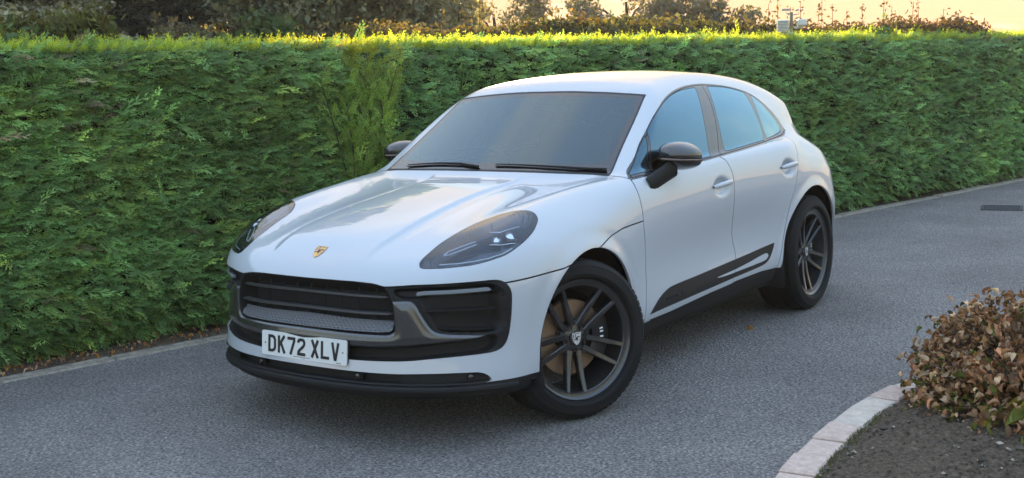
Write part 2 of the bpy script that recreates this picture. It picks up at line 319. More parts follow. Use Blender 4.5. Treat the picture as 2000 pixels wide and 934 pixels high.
# untrimmed pale shoots where the two hedges meet
def loose_growth():
    r = np.random.default_rng(5); root = empty('conifer_shoots', (*along(2.75, -.45), 0)); tag(root, 'untrimmed yellow-green conifer shoots standing between the two clipped hedges', 'shrub'); ox = np.array([*root.location]); Vs, Ts, Cs = [], [], []; off = 0
    T3 = np.array([*TDIR, 0]); N3 = np.array([*NDIR, 0]); Z3 = np.array([0, 0, 1.]); P, D, U = [], [], []; mb = MB()
    for k in range(70):
        s0 = r.uniform(2.55, 2.98); z0 = r.uniform(.05, 1.35); o0 = -.33+.05*r.normal()-.04*(s0-2.7); L = r.uniform(.35, .75); lean = r.normal(.12, .14); outw = r.uniform(.02, .16); pts = []
        for t in np.linspace(0, 1, 9):
            p = np.array([*along(s0+lean*L*t, o0+outw*L*t*(1.2-.4*t)), min(z0+L*t*(1-.1*t), HT-.06)])-ox; pts.append(p)
        mb.tube(np.array(pts), np.linspace(.006, .002, 9), 4, False)
        for i in range(1, 9):
            for sd in range(4):
                d = (pts[i]-pts[i-1]); d = d/(np.linalg.norm(d)+1e-9); a = r.uniform(0, 6.28); P.append(pts[i]-d*r.random()*.08); D.append(d*.9+.75*(math.cos(a)*T3+math.sin(a)*N3)+.15*Z3); U.append(math.sin(a)*T3-math.cos(a)*N3+Z3*.3)
    n = len(P); P, D, U = map(np.array, (P, D, U)); col = np.array([.20, .29, .065])*np.exp(r.normal(0, .32, n))[:, None]; top = np.clip((P[:, 2]-1.5)/.3, 0, 1)[:, None]; col = col*(1-top)+top*np.array([.24, .24, .03])
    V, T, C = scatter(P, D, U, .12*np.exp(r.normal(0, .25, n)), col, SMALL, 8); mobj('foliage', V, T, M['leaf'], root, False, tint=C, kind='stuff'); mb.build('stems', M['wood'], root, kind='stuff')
loose_growth()

# ================================================================== LEAF SHAPES, LITTER
def leaf_mesh(name, seed, L=.06, W=.032, curl=.5, nseg=4):
    """one curled leaf: midrib along x, 2 strips each side"""
    r = np.random.default_rng(seed); rows = []; c1 = curl*(.6+.8*r.random()); tw = r.normal(0, .6); cup = r.uniform(.8, 2.2)
    for i in range(nseg+1):
        t = i/nseg; w = W*math.sin(math.pi*min(t*.92+.06, 1))**.8; a = c1*2.2*t; x = L*(math.sin(a)/(c1*2.2+1e-6)); zc = -L*(1-math.cos(a))/(c1*2.2+1e-6); ta = tw*t; row = []
        for v in (-1, -.5, 0, .5, 1):
            yy = v*w*math.cos(abs(v)*cup*.6); zz = w*abs(v)*math.sin(cup*abs(v)*.9)+r.normal(0, .0030); row.append((x, yy*math.cos(ta)-zz*math.sin(ta), zc+yy*math.sin(ta)+zz*math.cos(ta)))
        rows.append(row)
    mb = MB(); mb.grid(np.array(rows)); return np.concatenate(mb.V), np.concatenate(mb.Q)
LEAVES = [leaf_mesh('leaf', 100+i, .064, .021+.002*(i % 3), .35+.14*i) for i in range(9)]
def scatter_leaves(P, Rm, size, tint, shapes, seed):
    r = np.random.default_rng(seed); pick = r.integers(0, len(shapes), len(P)); Vs, Qs, Cs = [], [], []; off = 0
    for k, (v, q) in enumerate(shapes):
        i = np.where(pick == k)[0]
        if not len(i): continue
        X = np.einsum('nij,mj->nmi', Rm[i], v)*size[i][:, None, None]+P[i][:, None]; Vs.append(X.reshape(-1, 3)); Qs.append((q[None]+(np.arange(len(i))*len(v))[:, None, None]+off).reshape(-1, 4)); off += len(i)*len(v)
        mid = np.abs(v[:, 1:2])*6; Cs.append((tint[i][:, None]*(1+.35*(mid[None]-.5*0))).reshape(-1, 3))
    return np.concatenate(Vs), np.concatenate(Qs), np.concatenate(Cs)
def rand_rot(n, r, flat=0.):
    q = r.normal(size=(n, 4)); q /= np.linalg.norm(q, axis=1, keepdims=True); w, x, y, z = q.T
    R = np.stack([1-2*(y*y+z*z), 2*(x*y-z*w), 2*(x*z+y*w), 2*(x*y+z*w), 1-2*(x*x+z*z), 2*(y*z-x*w), 2*(x*z-y*w), 2*(y*z+x*w), 1-2*(x*x+y*y)], -1).reshape(-1, 3, 3)
    if flat:
        a = r.uniform(0, 6.3, n); e = r.normal(0, flat, (2, n)); ca, sa = np.cos(a), np.sin(a); X = np.stack([ca, sa, e[0]], 1); X /= np.linalg.norm(X, axis=1, keepdims=True); U = np.stack([e[1], e[0], np.ones(n)], 1); Y = np.cross(U, X); Y /= np.linalg.norm(Y, axis=1, keepdims=True); R = np.stack([X, Y, np.cross(X, Y)], -1)
    return R
DRYC = np.array([[.40, .225, .125], [.29, .165, .10], [.50, .32, .19], [.18, .105, .065], [.56, .39, .25], [.44, .205, .11]])
def litter():
    r = np.random.default_rng(3); n = 1300; s = r.uniform(-2.5, 6.5, n); off = -.14-.55*r.random(n)**1.3; P = np.stack([.988+TDIR[0]*s+NDIR[0]*off, -2.257+TDIR[1]*s+NDIR[1]*off, .012+.02*r.random(n)], 1)
    col = DRYC[r.integers(0, 6, n)]*np.exp(r.normal(0, .3, n))[:, None]; org = r.random(n) < .25; col[org] = np.array([.38, .16, .035])
    V, Q, C = scatter_leaves(P, rand_rot(n, r, .4), r.uniform(.25, .62, n), col, LEAVES, 4); mobj('leaf_litter', V, Q, M['dry'], None, True, tint=C, kind='stuff', label='brown leaf litter on the soil under the hedge')
litter()
def lone_leaf(name, p, label, col, sz, seed, rot):
    v, q = LEAVES[seed % 9]; me = make_mesh('fallen_leaf', v*sz, q, M['dry'], True, tint=np.tile(np.array(col), (len(v), 1))); o = obj(name, me, None); o.location = p; o.rotation_euler = (.1, .15, rot); tag(o, label, 'leaf', 'leaves fallen on the drive')
lone_leaf('fallen_leaf', (-2.06, .823, .014), 'small ochre leaf lying on the asphalt beside the car', (.42, .22, .06), 1.15, 1, .6)
lone_leaf('fallen_leaf', (*along(1.55, -.02)[:2], .018), 'orange leaf on the edging stones by the front bumper', (.42, .22, .06), 1.3, 2, 2.9)
lone_leaf('fallen_leaf', (-10.25, .75, .012), 'pale scrap of leaf near the drain cover', (.6, .55, .48), 1.8, 4, 1.)
# grit and scraps on the asphalt
def grit():
    r = np.random.default_rng(12); n = 420; P = np.stack([r.uniform(-9, 2.6, n), r.uniform(-2.1, 2.6, n), np.full(n, .004)], 1); k = P[:, 1] > edge_y(P[:, 0])+.02; P = P[k]; n = len(P); Vs = []; Ts = []; Cs = []
    for i in range(n):
        s = r.uniform(.0025, .006) if i > 25 else r.uniform(.006, .011); v = np.array([(1, 0, 0), (-1, 0, 0), (0, 1, 0), (0, -1, 0), (0, 0, .6), (0, 0, -.6)])*s*r.uniform(.6, 1.4, (6, 1))+P[i]; Vs.append(v); Ts.append(np.array([(0, 2, 4), (2, 1, 4), (1, 3, 4), (3, 0, 4), (2, 0, 5), (1, 2, 5), (3, 1, 5), (0, 3, 5)])+6*i); Cs.append(np.tile(np.array([.28, .26, .23])*r.uniform(.4, 1.7), (6, 1)))
    mobj('grit', np.concatenate(Vs), np.concatenate(Ts), M['pebble'], None, False, tint=np.concatenate(Cs), kind='stuff', label='pale grit scattered over the asphalt')
grit()
# drain cover
def drain():
    o = empty('drain_cover', (-8.62, .82, .0)); tag(o, 'dark square drain cover set in the asphalt at the far right', 'drain cover'); o.rotation_euler = (0, 0, .2)
    mb = MB()
    for sx, sy, dx, dy in ((.19, 0, .03, .41), (-.19, 0, .03, .41), (0, .19, .35, .03), (0, -.19, .35, .03)): mb.box((sx, sy, .004), (dx, dy, .012))
    mb.build('frame', M['iron'], o)
    for i in range(7): mb = MB(); mb.box((-.15+i*.05, 0, .003), (.026, .345, .012), bev=.003); mb.build('bar', M['iron'], o)
    mb = MB(); mb.box((0, 0, -.0), (.36, .36, .006)); mb.build('grate_back', M['core'], o)
drain()

# ================================================================== FLOWER BED, PAVERS, DRY SHRUB
OUT = np.array([(.75, 2.085), (.55, 2.042), (.345, 2.007), (.11, 1.978), (-.135, 1.961), (-.385, 1.950), (-.639, 1.944), (-.868, 1.962), (-1.11, 1.995), (-1.335, 2.075), (-1.53, 2.22), (-1.66, 2.41), (-1.73, 2.64), (-1.73, 2.88), (-1.66, 3.12), (-1.53, 3.33)])
def bed():
    d = np.gradient(OUT, axis=0); d /= np.linalg.norm(d, axis=1, keepdims=True); n = np.stack([-d[:, 1], d[:, 0]], 1); n *= np.sign((np.array([-.4, 2.8])-OUT)[:, :1]*n[:, :1]+(np.array([-.4, 2.8])-OUT)[:, 1:]*n[:, 1:]); INN = OUT+n*.148
    ring = empty('paver_edging', (-.4, 2.05, 0)); tag(ring, 'curved row of pale pinkish paving blocks round the flower bed', 'edging')
    for i in range(len(OUT)-1):
        g = .006; a, b, c, e = OUT[i], OUT[i+1], INN[i+1], INN[i]; t = (b-a)/np.linalg.norm(b-a); a2, b2, c2, e2 = a+t*g, b-t*g, c-t*g, e+t*g; h = .024+.005*rng.normal(); tl = .004*rng.normal(); bv = .009; cen = (a2+b2+c2+e2)/4
        top = [p+(cen-p)*bv/np.linalg.norm(cen-p)*1.4 for p in (a2, b2, c2, e2)]
        V = [(*p, -.05) for p in (a2, b2, c2, e2)]+[(*p, h-bv+tl*(k < 2)) for k, p in enumerate((a2, b2, c2, e2))]+[(*p, h+tl*(k < 2)) for k, p in enumerate(top)]
        V = np.array(V)-[-.4, 2.05, 0]; Q = [(0, 1, 5, 4), (1, 2, 6, 5), (2, 3, 7, 6), (3, 0, 4, 7), (4, 5, 9, 8), (5, 6, 10, 9), (6, 7, 11, 10), (7, 4, 8, 11), (8, 9, 10, 11)]
        recalc(mobj('paving_block', V, np.array(Q), M['paver' if rng.random() < .6 else 'paver2'], ring, False))
    # soil, gently mounded and lumpy
    r = np.random.default_rng(2); cen = np.array([.1, 2.95]); m = 46; rings = []
    loop = np.concatenate([INN, [(-1.2, 3.6), (-.6, 3.75), (.2, 3.75), (.9, 3.5), (1.2, 3.0), (1.1, 2.5)]]); 
    lp = []
    for i in range(len(loop)):
        for t in np.arange(6)/6: lp.append(loop[i]*(1-t)+loop[(i+1) % len(loop)]*t)
    lp = np.array(lp)
    for k in range(m):
        f = k/(m-1); p = cen+(lp-cen)*(1-f*.98); z = .006+.05*np.sin(np.clip(f*2.2, 0, 1)*math.pi/2)+.016*lump_noise(p[:, 0]*14, p[:, 1]*14, 5)+.008*lump_noise(p[:, 0]*45, p[:, 1]*45, 6); rings.append(np.c_[p, z])
    mb = MB(); mb.grid(np.array(rings), closev=True); recalc(mb.build('soil', M['soil'], None, True, kind='structure'))
    # clods, pebbles, scraps
    n = 1500; P = np.stack([r.uniform(-1.5, 1.0, n), r.uniform(2.1, 3.4, n)], 1); inside = sdf2(P, loop) < -.01; P = P[inside]; n = len(P); Vs, Ts, Cs = [], [], []
    base = np.array([(1, 0, 0), (-1, 0, 0), (0, 1, 0), (0, -1, 0), (0, 0, .8), (0, 0, -.8)]); tri = np.array([(0, 2, 4), (2, 1, 4), (1, 3, 4), (3, 0, 4), (2, 0, 5), (1, 2, 5), (3, 1, 5), (0, 3, 5)])
    for i in range(n):
        s = r.uniform(.003, .009) if r.random() < .93 else r.uniform(.008, .016); f = np.clip(-sdf2(P[i:i+1], loop)[0]/.5, 0, 1); v = base*s*r.uniform(.6, 1.4, (6, 1))+[*P[i], .02+.045*f]; Vs.append(v); Ts.append(tri+6*i); c = np.array([.06, .05, .04])*r.uniform(.5, 1.8) if r.random() < .8 else np.array([.34, .29, .23])*r.uniform(.6, 1.3); Cs.append(np.tile(c, (6, 1)))
    mobj('soil_clods', np.concatenate(Vs), np.concatenate(Ts), M['pebble'], None, False, tint=np.concatenate(Cs), kind='stuff', label='clods and small stones on the flower bed soil')
    # moss tufts by the blocks
    n = 700; i = r.integers(1, 6, n); t = r.random(n); p = INN[i]*(1-t[:, None])+INN[i+1]*t[:, None]+n_in(INN, i)*(r.random(n)**2*.05)[:, None]; P = np.c_[p, np.full(n, .012)]; a = r.uniform(0, 6.3, n); D = np.c_[np.cos(a)*.5, np.sin(a)*.5, np.ones(n)]; U = np.c_[np.sin(a), -np.cos(a), .2+0*a]
    V, T, C = scatter(P, D, U, r.uniform(.008, .02, n), np.array([.07, .085, .018])*np.exp(r.normal(0, .3, n))[:, None], SMALL, 3); mobj('moss', V, T, M['leaf'], None, False, tint=C, kind='stuff', label='moss along the inner edge of the paving blocks')
def n_in(INN, i):
    v = np.array([-.2, 2.9])-INN[i]; return v/np.linalg.norm(v, axis=1, keepdims=True)
def sdf2(q, poly):
    d = np.full(len(q), 1e9); ins = np.zeros(len(q), bool); m = len(poly)
    for i in range(m):
        a, b = poly[i], poly[(i+1) % m]; e = b-a; w = q-a; t = np.clip((w@e)/max(e@e, 1e-12), 0, 1); d = np.minimum(d, ((w-t[:, None]*e)**2).sum(1))
        if a[1] != b[1]: ins ^= ((a[1] > q[:, 1]) != (b[1] > q[:, 1])) & (q[:, 0] < (b[0]-a[0])*(q[:, 1]-a[1])/(b[1]-a[1])+a[0])
    d = np.sqrt(d); d[ins] *= -1; return d
bed()
def dry_shrub():
    r = np.random.default_rng(21); c = np.array([-1.02, 2.73, -.03]); root = empty('withered_shrub', tuple(c)); tag(root, 'withered shrub with curled brown leaves in the flower bed', 'shrub')
    mb = MB(); P, Dn = [], []
    for k in range(430):
        a = r.uniform(0, 2*math.pi); el = math.acos(r.uniform(-.05, 1)); b0 = np.array([.16*r.normal(), .16*r.normal(), .02]); d = np.array([math.cos(a)*math.sin(el), math.sin(a)*math.sin(el), math.cos(el)])
        R = .50*(1+.08*np.clip(r.normal(), -1.5, 1.5)+.10*math.sin(3*a+1)); tip = d*np.array([R*1.12, R*1.12, R*.92])+[0, 0, .06]; mid = (b0+tip)/2+[0, 0, .08]+r.normal(0, .03, 3); t = np.linspace(0, 1, 8)[:, None]; pts = (1-t)**2*b0+2*t*(1-t)*mid+t*t*tip; mb.tube(pts, np.linspace(.005, .002, 8), 4, False)
        for i in range(3, 8):
            for q in range(r.integers(2, 5)): P.append(pts[i]+r.normal(0, .028, 3)); Dn.append(d)
        for q in range(3): P.append(tip+r.normal(0, .03, 3)); Dn.append(d)
    mb.build('stems', M['wood'], root, kind='stuff')
    P = np.array(P); Dn = np.array(Dn); k = P[:, 2] < .57; P = P[k]; Dn = Dn[k]; P[:, 2] = np.maximum(P[:, 2], .03); n = len(P)
    col = DRYC[r.integers(0, 6, n)]*np.exp(r.normal(0, .28, n))[:, None]; low = np.clip(1-P[:, 2]/.26, 0, 1); gr = r.random(n) < .06+.42*low; col[gr] = np.array([.14, .145, .035])*np.exp(r.normal(0, .35, gr.sum()))[:, None]
    warm = (r.random(n) < .12); col[warm] = np.array([.33, .16, .07])*np.exp(r.normal(0, .2, warm.sum()))[:, None]
    X = Dn*.5+r.normal(0, .55, (n, 3)); X[:, 2] -= .35; X /= np.linalg.norm(X, axis=1, keepdims=True); U = r.normal(0, .6, (n, 3))+[0, 0, .8]+Dn*.6; Y = np.cross(U, X); Y /= np.linalg.norm(Y, axis=1, keepdims=True); Rm = np.stack([X, Y, np.cross(X, Y)], -1)
    sz = r.uniform(.45, .95, n); tocam = CAM-c; tocam /= np.linalg.norm(tocam); score = (P@tocam)*1.0+sz*.12; order = np.argsort(-score); near = order[:300]; rest = order[300:]
    V, Q, C = scatter_leaves(P[rest], Rm[rest], sz[rest], col[rest], LEAVES, 9); mobj('leaves', V, Q, M['dry'], root, True, tint=C, kind='stuff')
    # the leaves nearest the camera, one object each, a few shapes and colours shared
    lib = {}
    for i in near:
        k = int(r.integers(0, 9)); ck = 6 if gr[i] else (7 if warm[i] else int(r.integers(0, 6))); cc = np.array([.14, .145, .035]) if ck == 6 else (np.array([.33, .16, .07]) if ck == 7 else DRYC[ck])
        if (k, ck) not in lib:
            v, q = LEAVES[k]; cols = np.tile(cc*np.exp(r.normal(0, .15)), (len(v), 1))*(1+.35*np.abs(v[:, 1:2])*6); lib[(k, ck)] = make_mesh('leaf', v, q, M['dry'], True, tint=cols)
        o = obj('leaf', lib[(k, ck)], root); mw = Matrix([[*(Rm[i][a]*sz[i]), P[i][a]] for a in range(3)]+[[0, 0, 0, 1]]); o.matrix_local = mw
dry_shrub()
def small_weeds():
    r = np.random.default_rng(8)
    for (p, lab) in (((-.42, 2.63), 'small green weed in the flower bed soil'),):
        root = empty('weed', (*p, .05)); tag(root, lab, 'weed'); n = 14; a = r.uniform(0, 6.3, n); D = np.c_[np.cos(a), np.sin(a), r.uniform(.2, .9, n)]; U = np.tile([0, 0, 1.], (n, 1)); V, T, C = scatter(np.zeros((n, 3)), D, U, r.uniform(.03, .055, n), np.tile([.10, .16, .06], (n, 1))*np.exp(r.normal(0, .2, n))[:, None], SMALL, 2, 1.6); mobj('foliage', V, T, M['leaf'], root, False, tint=C)
    root = empty('yellow_leaf_plant', (-.62, 2.80, .05)); tag(root, 'low plant with yellowing leaves at the foot of the withered shrub', 'plant')
    v, q = leaf_mesh('big', 77, .13, .045, .30, 7); lib = [make_mesh('leaf', v, q, M['dry'], True, tint=np.tile(np.array(c), (len(v), 1))) for c in ((.30, .24, .04), (.17, .18, .04), (.22, .13, .06), (.33, .20, .10))]
    for k in range(26):
        o = obj('leaf', lib[int(r.integers(0, 4))], root); a = r.uniform(0, 6.3); rr = r.uniform(.02, .20); o.location = (rr*math.cos(a), rr*math.sin(a), r.uniform(.02, .14)); o.rotation_euler = (r.normal(0, .4), r.uniform(-.5, .4), a+r.normal(0, .5)); s_ = r.uniform(.6, 1.1); o.scale = (s_,)*3
small_weeds()

# ================================================================== BEYOND THE HEDGE
def leaf_quads(P, N_, size, col, r):
    n = len(P); a = r.normal(size=(n, 3)); X = np.cross(N_, a); X /= np.linalg.norm(X, axis=1, keepdims=True)+1e-9; Y = np.cross(N_, X); Y /= np.linalg.norm(Y, axis=1, keepdims=True)+1e-9
    s = size[:, None]; w = .55; V = np.stack([P-X*s, P-Y*s*w+X*s*.1, P+X*s, P+Y*s*w+X*s*.1], 1).reshape(-1, 3); I = np.arange(n)*4; return V, np.stack([I, I+1, I+2, I+3], 1), np.repeat(col, 4, 0)
def crown_points(lobes, dens, r, shell=.55):
    """clumps over the surface and through the volume of several lobes (cx,cy,cz,rx,ry,rz)"""
    P, N_, B = [], [], []
    for (cx, cy, c_, rx, ry, rz) in lobes:
        n = max(int(dens*(rx*ry+rx*rz+ry*rz)), 12); d = r.normal(size=(n, 3)); d /= np.linalg.norm(d, axis=1, keepdims=True); rad = r.uniform(shell, 1.06, n)**.7; bump = 1+.16*np.sin(d[:, 0]*7+cx*3)*np.sin(d[:, 1]*6+cy)+.12*np.sin(d[:, 2]*9+c_)
        P.append(np.array([cx, cy, c_])+d*np.array([rx, ry, rz])*(rad*bump)[:, None]); N_.append(d); B.append(rad)
    return np.concatenate(P), np.concatenate(N_), np.concatenate(B)
def tree(name, label, cat, p, lobes, leaf, dens, col, seed, trunk=None, group=None, per=7, spread=1.6):
    r = np.random.default_rng(seed); root = empty(name, tuple(p)); tag(root, label, cat, group)
    C, N_, B = crown_points(lobes, dens, r); n = len(C); shade = np.exp(r.normal(0, .22, n)); P = np.repeat(C, per, 0)+r.normal(0, leaf*spread, (n*per, 3)); Nn = np.repeat(N_, per, 0)+r.normal(0, .7, (n*per, 3)); cols = np.array(col)[None]*np.repeat(shade, per)[:, None]*np.exp(r.normal(0, .2, n*per))[:, None]
    hue = np.repeat(r.normal(0, 1, n), per)[:, None]; cols = cols*(1+hue*np.array([.14, .03, -.05])); V, Q, K = leaf_quads(P, Nn, leaf*np.exp(r.normal(0, .3, n*per)), np.clip(cols, .002, 1), r); mobj('crown', V, Q, M['farleaf'], root, False, tint=K, kind='stuff')
    h = max(l[2] for l in lobes); w = trunk or h*.025; mb = MB(); mb.tube(np.array([(0, 0, -.1), (.05*w, 0, h*.35), (-.5*w, .4*w, h*.7), (0, 0, h)]), [w*1.3, w, w*.7, w*.3], 8)
    for l in lobes[:10]: b = h*min(.75, max(.15, (l[2]-l[5])/h*.9)); mb.tube(np.array([(0, 0, b), (l[0]*.5, l[1]*.5, (b+l[2])*.5+.05*h), (l[0], l[1], l[2])]), [w*.5, w*.3, w*.12], 5)
    mb.build('trunk', M['wood'], root, True); return root
def conifer(name, label, p, h, rad, col, seed, leaf=.22, group=None, bare=.03, tiers=22):
    """layered dark conifer with drooping boughs"""
    r = np.random.default_rng(seed); root = empty(name, tuple(p)); tag(root, label, 'tree', group); P, N_, cols, sz = [], [], [], []; mb = MB(); mb.tube(np.array([(0, 0, -.2), (0, 0, h*.5), (0, 0, h)]), [rad*.09, rad*.06, .02], 8)
    for t in range(tiers):
        f = bare+(1-bare)*t/tiers; zc = h*f; R = rad*(1-f)**.75*(.85+.25*r.random())+.15
        for k in range(9):
            a = r.uniform(0, 6.28); L = R*r.uniform(.65, 1.08); zt = zc-.12*L+r.normal(0, .1); lowb = zc < 5.2; m = max(int(L*(150 if lowb else 12)), 10); u = r.random(m)**.6
            px = np.stack([np.cos(a)*L*u, np.sin(a)*L*u, zc+(zt-zc)*u+.06*L*np.sin(u*3.1)], 1)+r.normal(0, 1, (m, 3))*np.array([.16, .16, .07])*(.4+L*.28); P.append(px); N_.append(np.tile([0, 0, 1.], (m, 1))+r.normal(0, .55, (m, 3))); cols.append(np.array(col)*np.exp(r.normal(0, .18))*np.exp(r.normal(0, .2, m))[:, None]*(1+.25*u[:, None])); sz.append((leaf*.6 if lowb else leaf*2.4)*np.exp(r.normal(0, .25, m)))
            mb.tube(np.array([(0, 0, zc), (np.cos(a)*L*.5, np.sin(a)*L*.5, (zc+zt)/2+.04*L), (np.cos(a)*L*.9, np.sin(a)*L*.9, zt)]), [rad*.02, rad*.014, .01], 4, False)
    P, N_, cols, sz = map(np.concatenate, (P, N_, cols, sz)); V, Q, K = leaf_quads(P, N_, sz, cols, r); mobj('crown', V, Q, M['farleaf'], root, False, tint=K, kind='stuff'); mb.build('trunk', M['wood'], root, True); return root
def G3(px, d):
    p = sight(px, d); return np.array([p[0], p[1], 0.])
def ht(px, py, d): return sight(px, d, py)[2]
# wood at the left: tall trees one behind another
woodrow = [(-60, 30, 13, 3.6), (60, 34, 15, 3.8), (160, 31, 13.5, 3.4), (255, 35, 16, 3.9), (345, 32, 14, 3.3), (430, 36, 15.5, 3.7), (515, 33, 13.5, 3.3), (600, 37, 14, 3.2)]
words = ['at the left edge of the view', 'second from the left edge', 'above the rounded pale bush', 'right of the rounded pale bush', 'above the thin seed stalks', 'left of the small blue-green bush', 'above the small blue-green bush', 'at the right end of the dark row']
for i, ((px, d, h, rd), wd) in enumerate(zip(woodrow, words)): conifer('conifer_tree', 'tall dark conifer of the wood '+wd, G3(px, d), h, rd, (.30, .275, .20), 300+i, .13, 'dark wood beyond the hedge')
def lobes(n, R, h0, h1, seed, rl=.45):
    r = np.random.default_rng(seed); out = []
    for k in range(n): a = r.uniform(0, 6.28); q = R*r.random()**.6*.75; z = r.uniform(h0, h1); f = 1-.35*abs((z-h0)/(h1-h0+1e-6)-.4); out.append((q*math.cos(a), q*math.sin(a), z, R*rl*f*r.uniform(.8, 1.2), R*rl*f*r.uniform(.8, 1.2), R*rl*f*r.uniform(.65, .95)))
    return out
def fit_top(lb, h):
    k = h/max(l[2]+l[5] for l in lb); return [(l[0], l[1], l[2]*k, l[3], l[4], l[5]*k) for l in lb]
tree('broadleaf_tree', 'broad dark leafy tree at the right end of the wood', 'tree', G3(655, 30), lobes(16, 3.0, 1.2, 6.0, 1), .075, 95, (.22, .21, .13), 41, .22, 'dark wood beyond the hedge')
tree('broadleaf_tree', 'leafy tree with ragged edge against the yellow sky gap', 'tree', G3(725, 31), lobes(13, 2.5, 1.0, 5.0, 2), .075, 95, (.24, .22, .145), 42, .2, 'dark wood beyond the hedge')
tree('broadleaf_tree', 'low round tree just right of the bright sky gap', 'tree', G3(848, 32), lobes(10, 1.45, .8, 2.3, 3, .5), .07, 110, (.16, .125, .075), 43, .12)
for i, (px, d, tp, rd, lab) in enumerate(((968, 40, 8, 1.7, 'flat-topped pine left of the taller pine'), (1062, 42, -14, 2.1, 'tall dark pine with open branches against the sky'), (1142, 40, -2, 1.6, 'dark pine right of the tallest open pine'), (1225, 42, -25, 2.4, 'broad dark pine behind the brambles'), (1315, 41, -20, 2.2, 'dense pine above the middle of the hedge'), (1402, 40, -14, 1.5, 'last dark pine at the right with bare lower trunk'))):
    h = ht(px, tp, d); tree('pine_tree', lab, 'tree', G3(px, d), fit_top(lobes(11, rd, h*.40, h*.92, 50+i, .34), h), .07, 75, (.17, .155, .12), 60+i, .13, 'pines behind the brambles')
# bushes close behind the hedge
def bush(name, lab, px, d, top, rad, col, seed, leaf=.055, dens=150, lob=10, grp=None, n=None):
    h = ht(px, top, d); tree(name, lab, 'bush', G3(px, d), fit_top(lobes(lob, rad, h*.72, h*.84, seed, .42), h), leaf, dens, col, seed, .05, grp, 6, 1.3)
bush('bush', 'rounded yellow-green bush behind the left end of the hedge', 120, 15, 12, .72, (.10, .10, .035), 71, .045, 260)
bush('bush', 'feathery lime bush at the far left edge above the hedge', 20, 12, 48, .62, (.10, .135, .05), 72, .05, 220)
bush('bush', 'small blue-green bush above the middle of the left hedge', 528, 14, 28, .42, (.07, .105, .05), 73, .04, 320)
for i, (px, d, top, rad, col) in enumerate(((790, 13, 45, .75, (0.128, 0.099, 0.051)), (880, 13, 50, .7, (0.119, 0.093, 0.048)), (960, 13.5, 52, .7, (0.105, 0.102, 0.048)), (1050, 13, 35, .85, (0.145, 0.093, 0.051)), (1130, 13.5, 32, .85, (0.102, 0.102, 0.048)), (1215, 13, 42, .8, (0.102, 0.088, 0.044)), (1300, 14, 30, .9, (0.105, 0.099, 0.048)), (1385, 14, 40, .8, (0.099, 0.082, 0.048)), (1470, 14.5, 45, .8, (0.093, 0.078, 0.048)), (1600, 15, 44, .85, (0.105, 0.076, 0.051)), (1680, 15.5, 40, .85, (0.112, 0.082, 0.051)), (1765, 16, 32, .9, (0.119, 0.075, 0.051)), (1850, 16.5, 38, .75, (0.116, 0.071, 0.051)))):
    nm = ['left of the low round tree', 'in front of the low round tree', 'below the flat-topped pine', 'with reddish leaves below the tallest pine', 'left of the broad pine', 'below the broad pine', 'below the dense pine', 'below the last pine', 'just left of the weather station', 'just right of the weather station', 'second to the right of the weather station', 'tallest, near the right end of the row', 'last at the right end of the row'][i]
    bush('bramble_bush', 'brownish bramble bush '+nm, px, d, top, rad, col, 80+i, .030, 330, 16, 'brambles behind the hedge')
for i, (px, d, top, lab) in enumerate(((1710, 14.2, 48, 'pale green fern-like plant above the right hedge'), (1565, 13.4, 68, 'small green plant at the foot of the weather station'))): bush('fern_plant', lab, px, d, top, .30, (.10, .14, .05), 120+i, .035, 300)
# tall thin stalks with seed heads
def stalks(name, lab, px, d, tops, seed, col, grp):
    r = np.random.default_rng(seed); root = empty(name, tuple(G3(px, d))); tag(root, lab, 'plant', grp); mb = MB(); P = []
    for (dx, tp) in tops:
        g = G3(px+dx, d)-np.array(root.location); h = ht(px+dx, tp, d); lean = r.normal(0, .06, 2); t = np.linspace(0, 1, 8); pts = np.stack([g[0]+lean[0]*t*t*h*.4, g[1]+lean[1]*t*t*h*.4, h*t], 1); mb.tube(pts, np.linspace(.007, .003, 8), 4, False)
        for q in np.linspace(.55, 1, 16): p = np.array([np.interp(q, t, pts[:, k]) for k in range(3)]); P += [p+r.normal(0, .022, 3) for _ in range(3)]
    P = np.array(P); n = len(P); V, Q, K = leaf_quads(P, r.normal(size=(n, 3)), np.full(n, .022)*np.exp(r.normal(0, .3, n)), np.array(col)*np.exp(r.normal(0, .25, n))[:, None], r); mobj('seed_heads', V, Q, M['farleaf'], root, False, tint=K, kind='stuff'); mb.build('stalk', M['wood'], root, kind='stuff')
stalks('seed_stalk_plant', 'clump of tall stalks with seed heads above the left hedge', 325, 12.5, ((-20, 45), (-15, 26), (-12, 28), (10, 36), (22, 42), (35, 42), (48, 52)), 1, (.16, .11, .06), 'stalks above the hedge')
stalks('seed_stalk_plant', 'stalks with pale seed heads right of the blue-green bush', 640, 12.5, ((-50, 50), (-30, 55), (-10, 52), (20, 48), (45, 40), (60, 50), (70, 42)), 2, (.17, .13, .06), 'stalks above the hedge')
stalks('seed_stalk_plant', 'thin stalks standing against the bright sky gap', 920, 14, ((-22, 5), (-16, 20), (2, 12), (10, -4), (18, 8), (30, -6)), 3, (.12, .085, .05), 'stalks above the hedge')
stalks('seed_stalk_plant', 'thin arching sprigs above the brambles by the weather station', 1560, 15, ((-60, 8), (-42, -5), (-20, 15), (0, 5), (22, 12), (45, -6), (70, 12), (95, 20)), 4, (.12, .08, .05), 'stalks above the hedge')
stalks('seed_stalk_plant', 'thin sprigs above the brambles at the right', 1760, 16, ((-70, 10), (-40, -4), (-15, 12), (10, 4), (40, -6), (75, 18), (110, 25)), 5, (.12, .08, .05), 'stalks above the hedge')
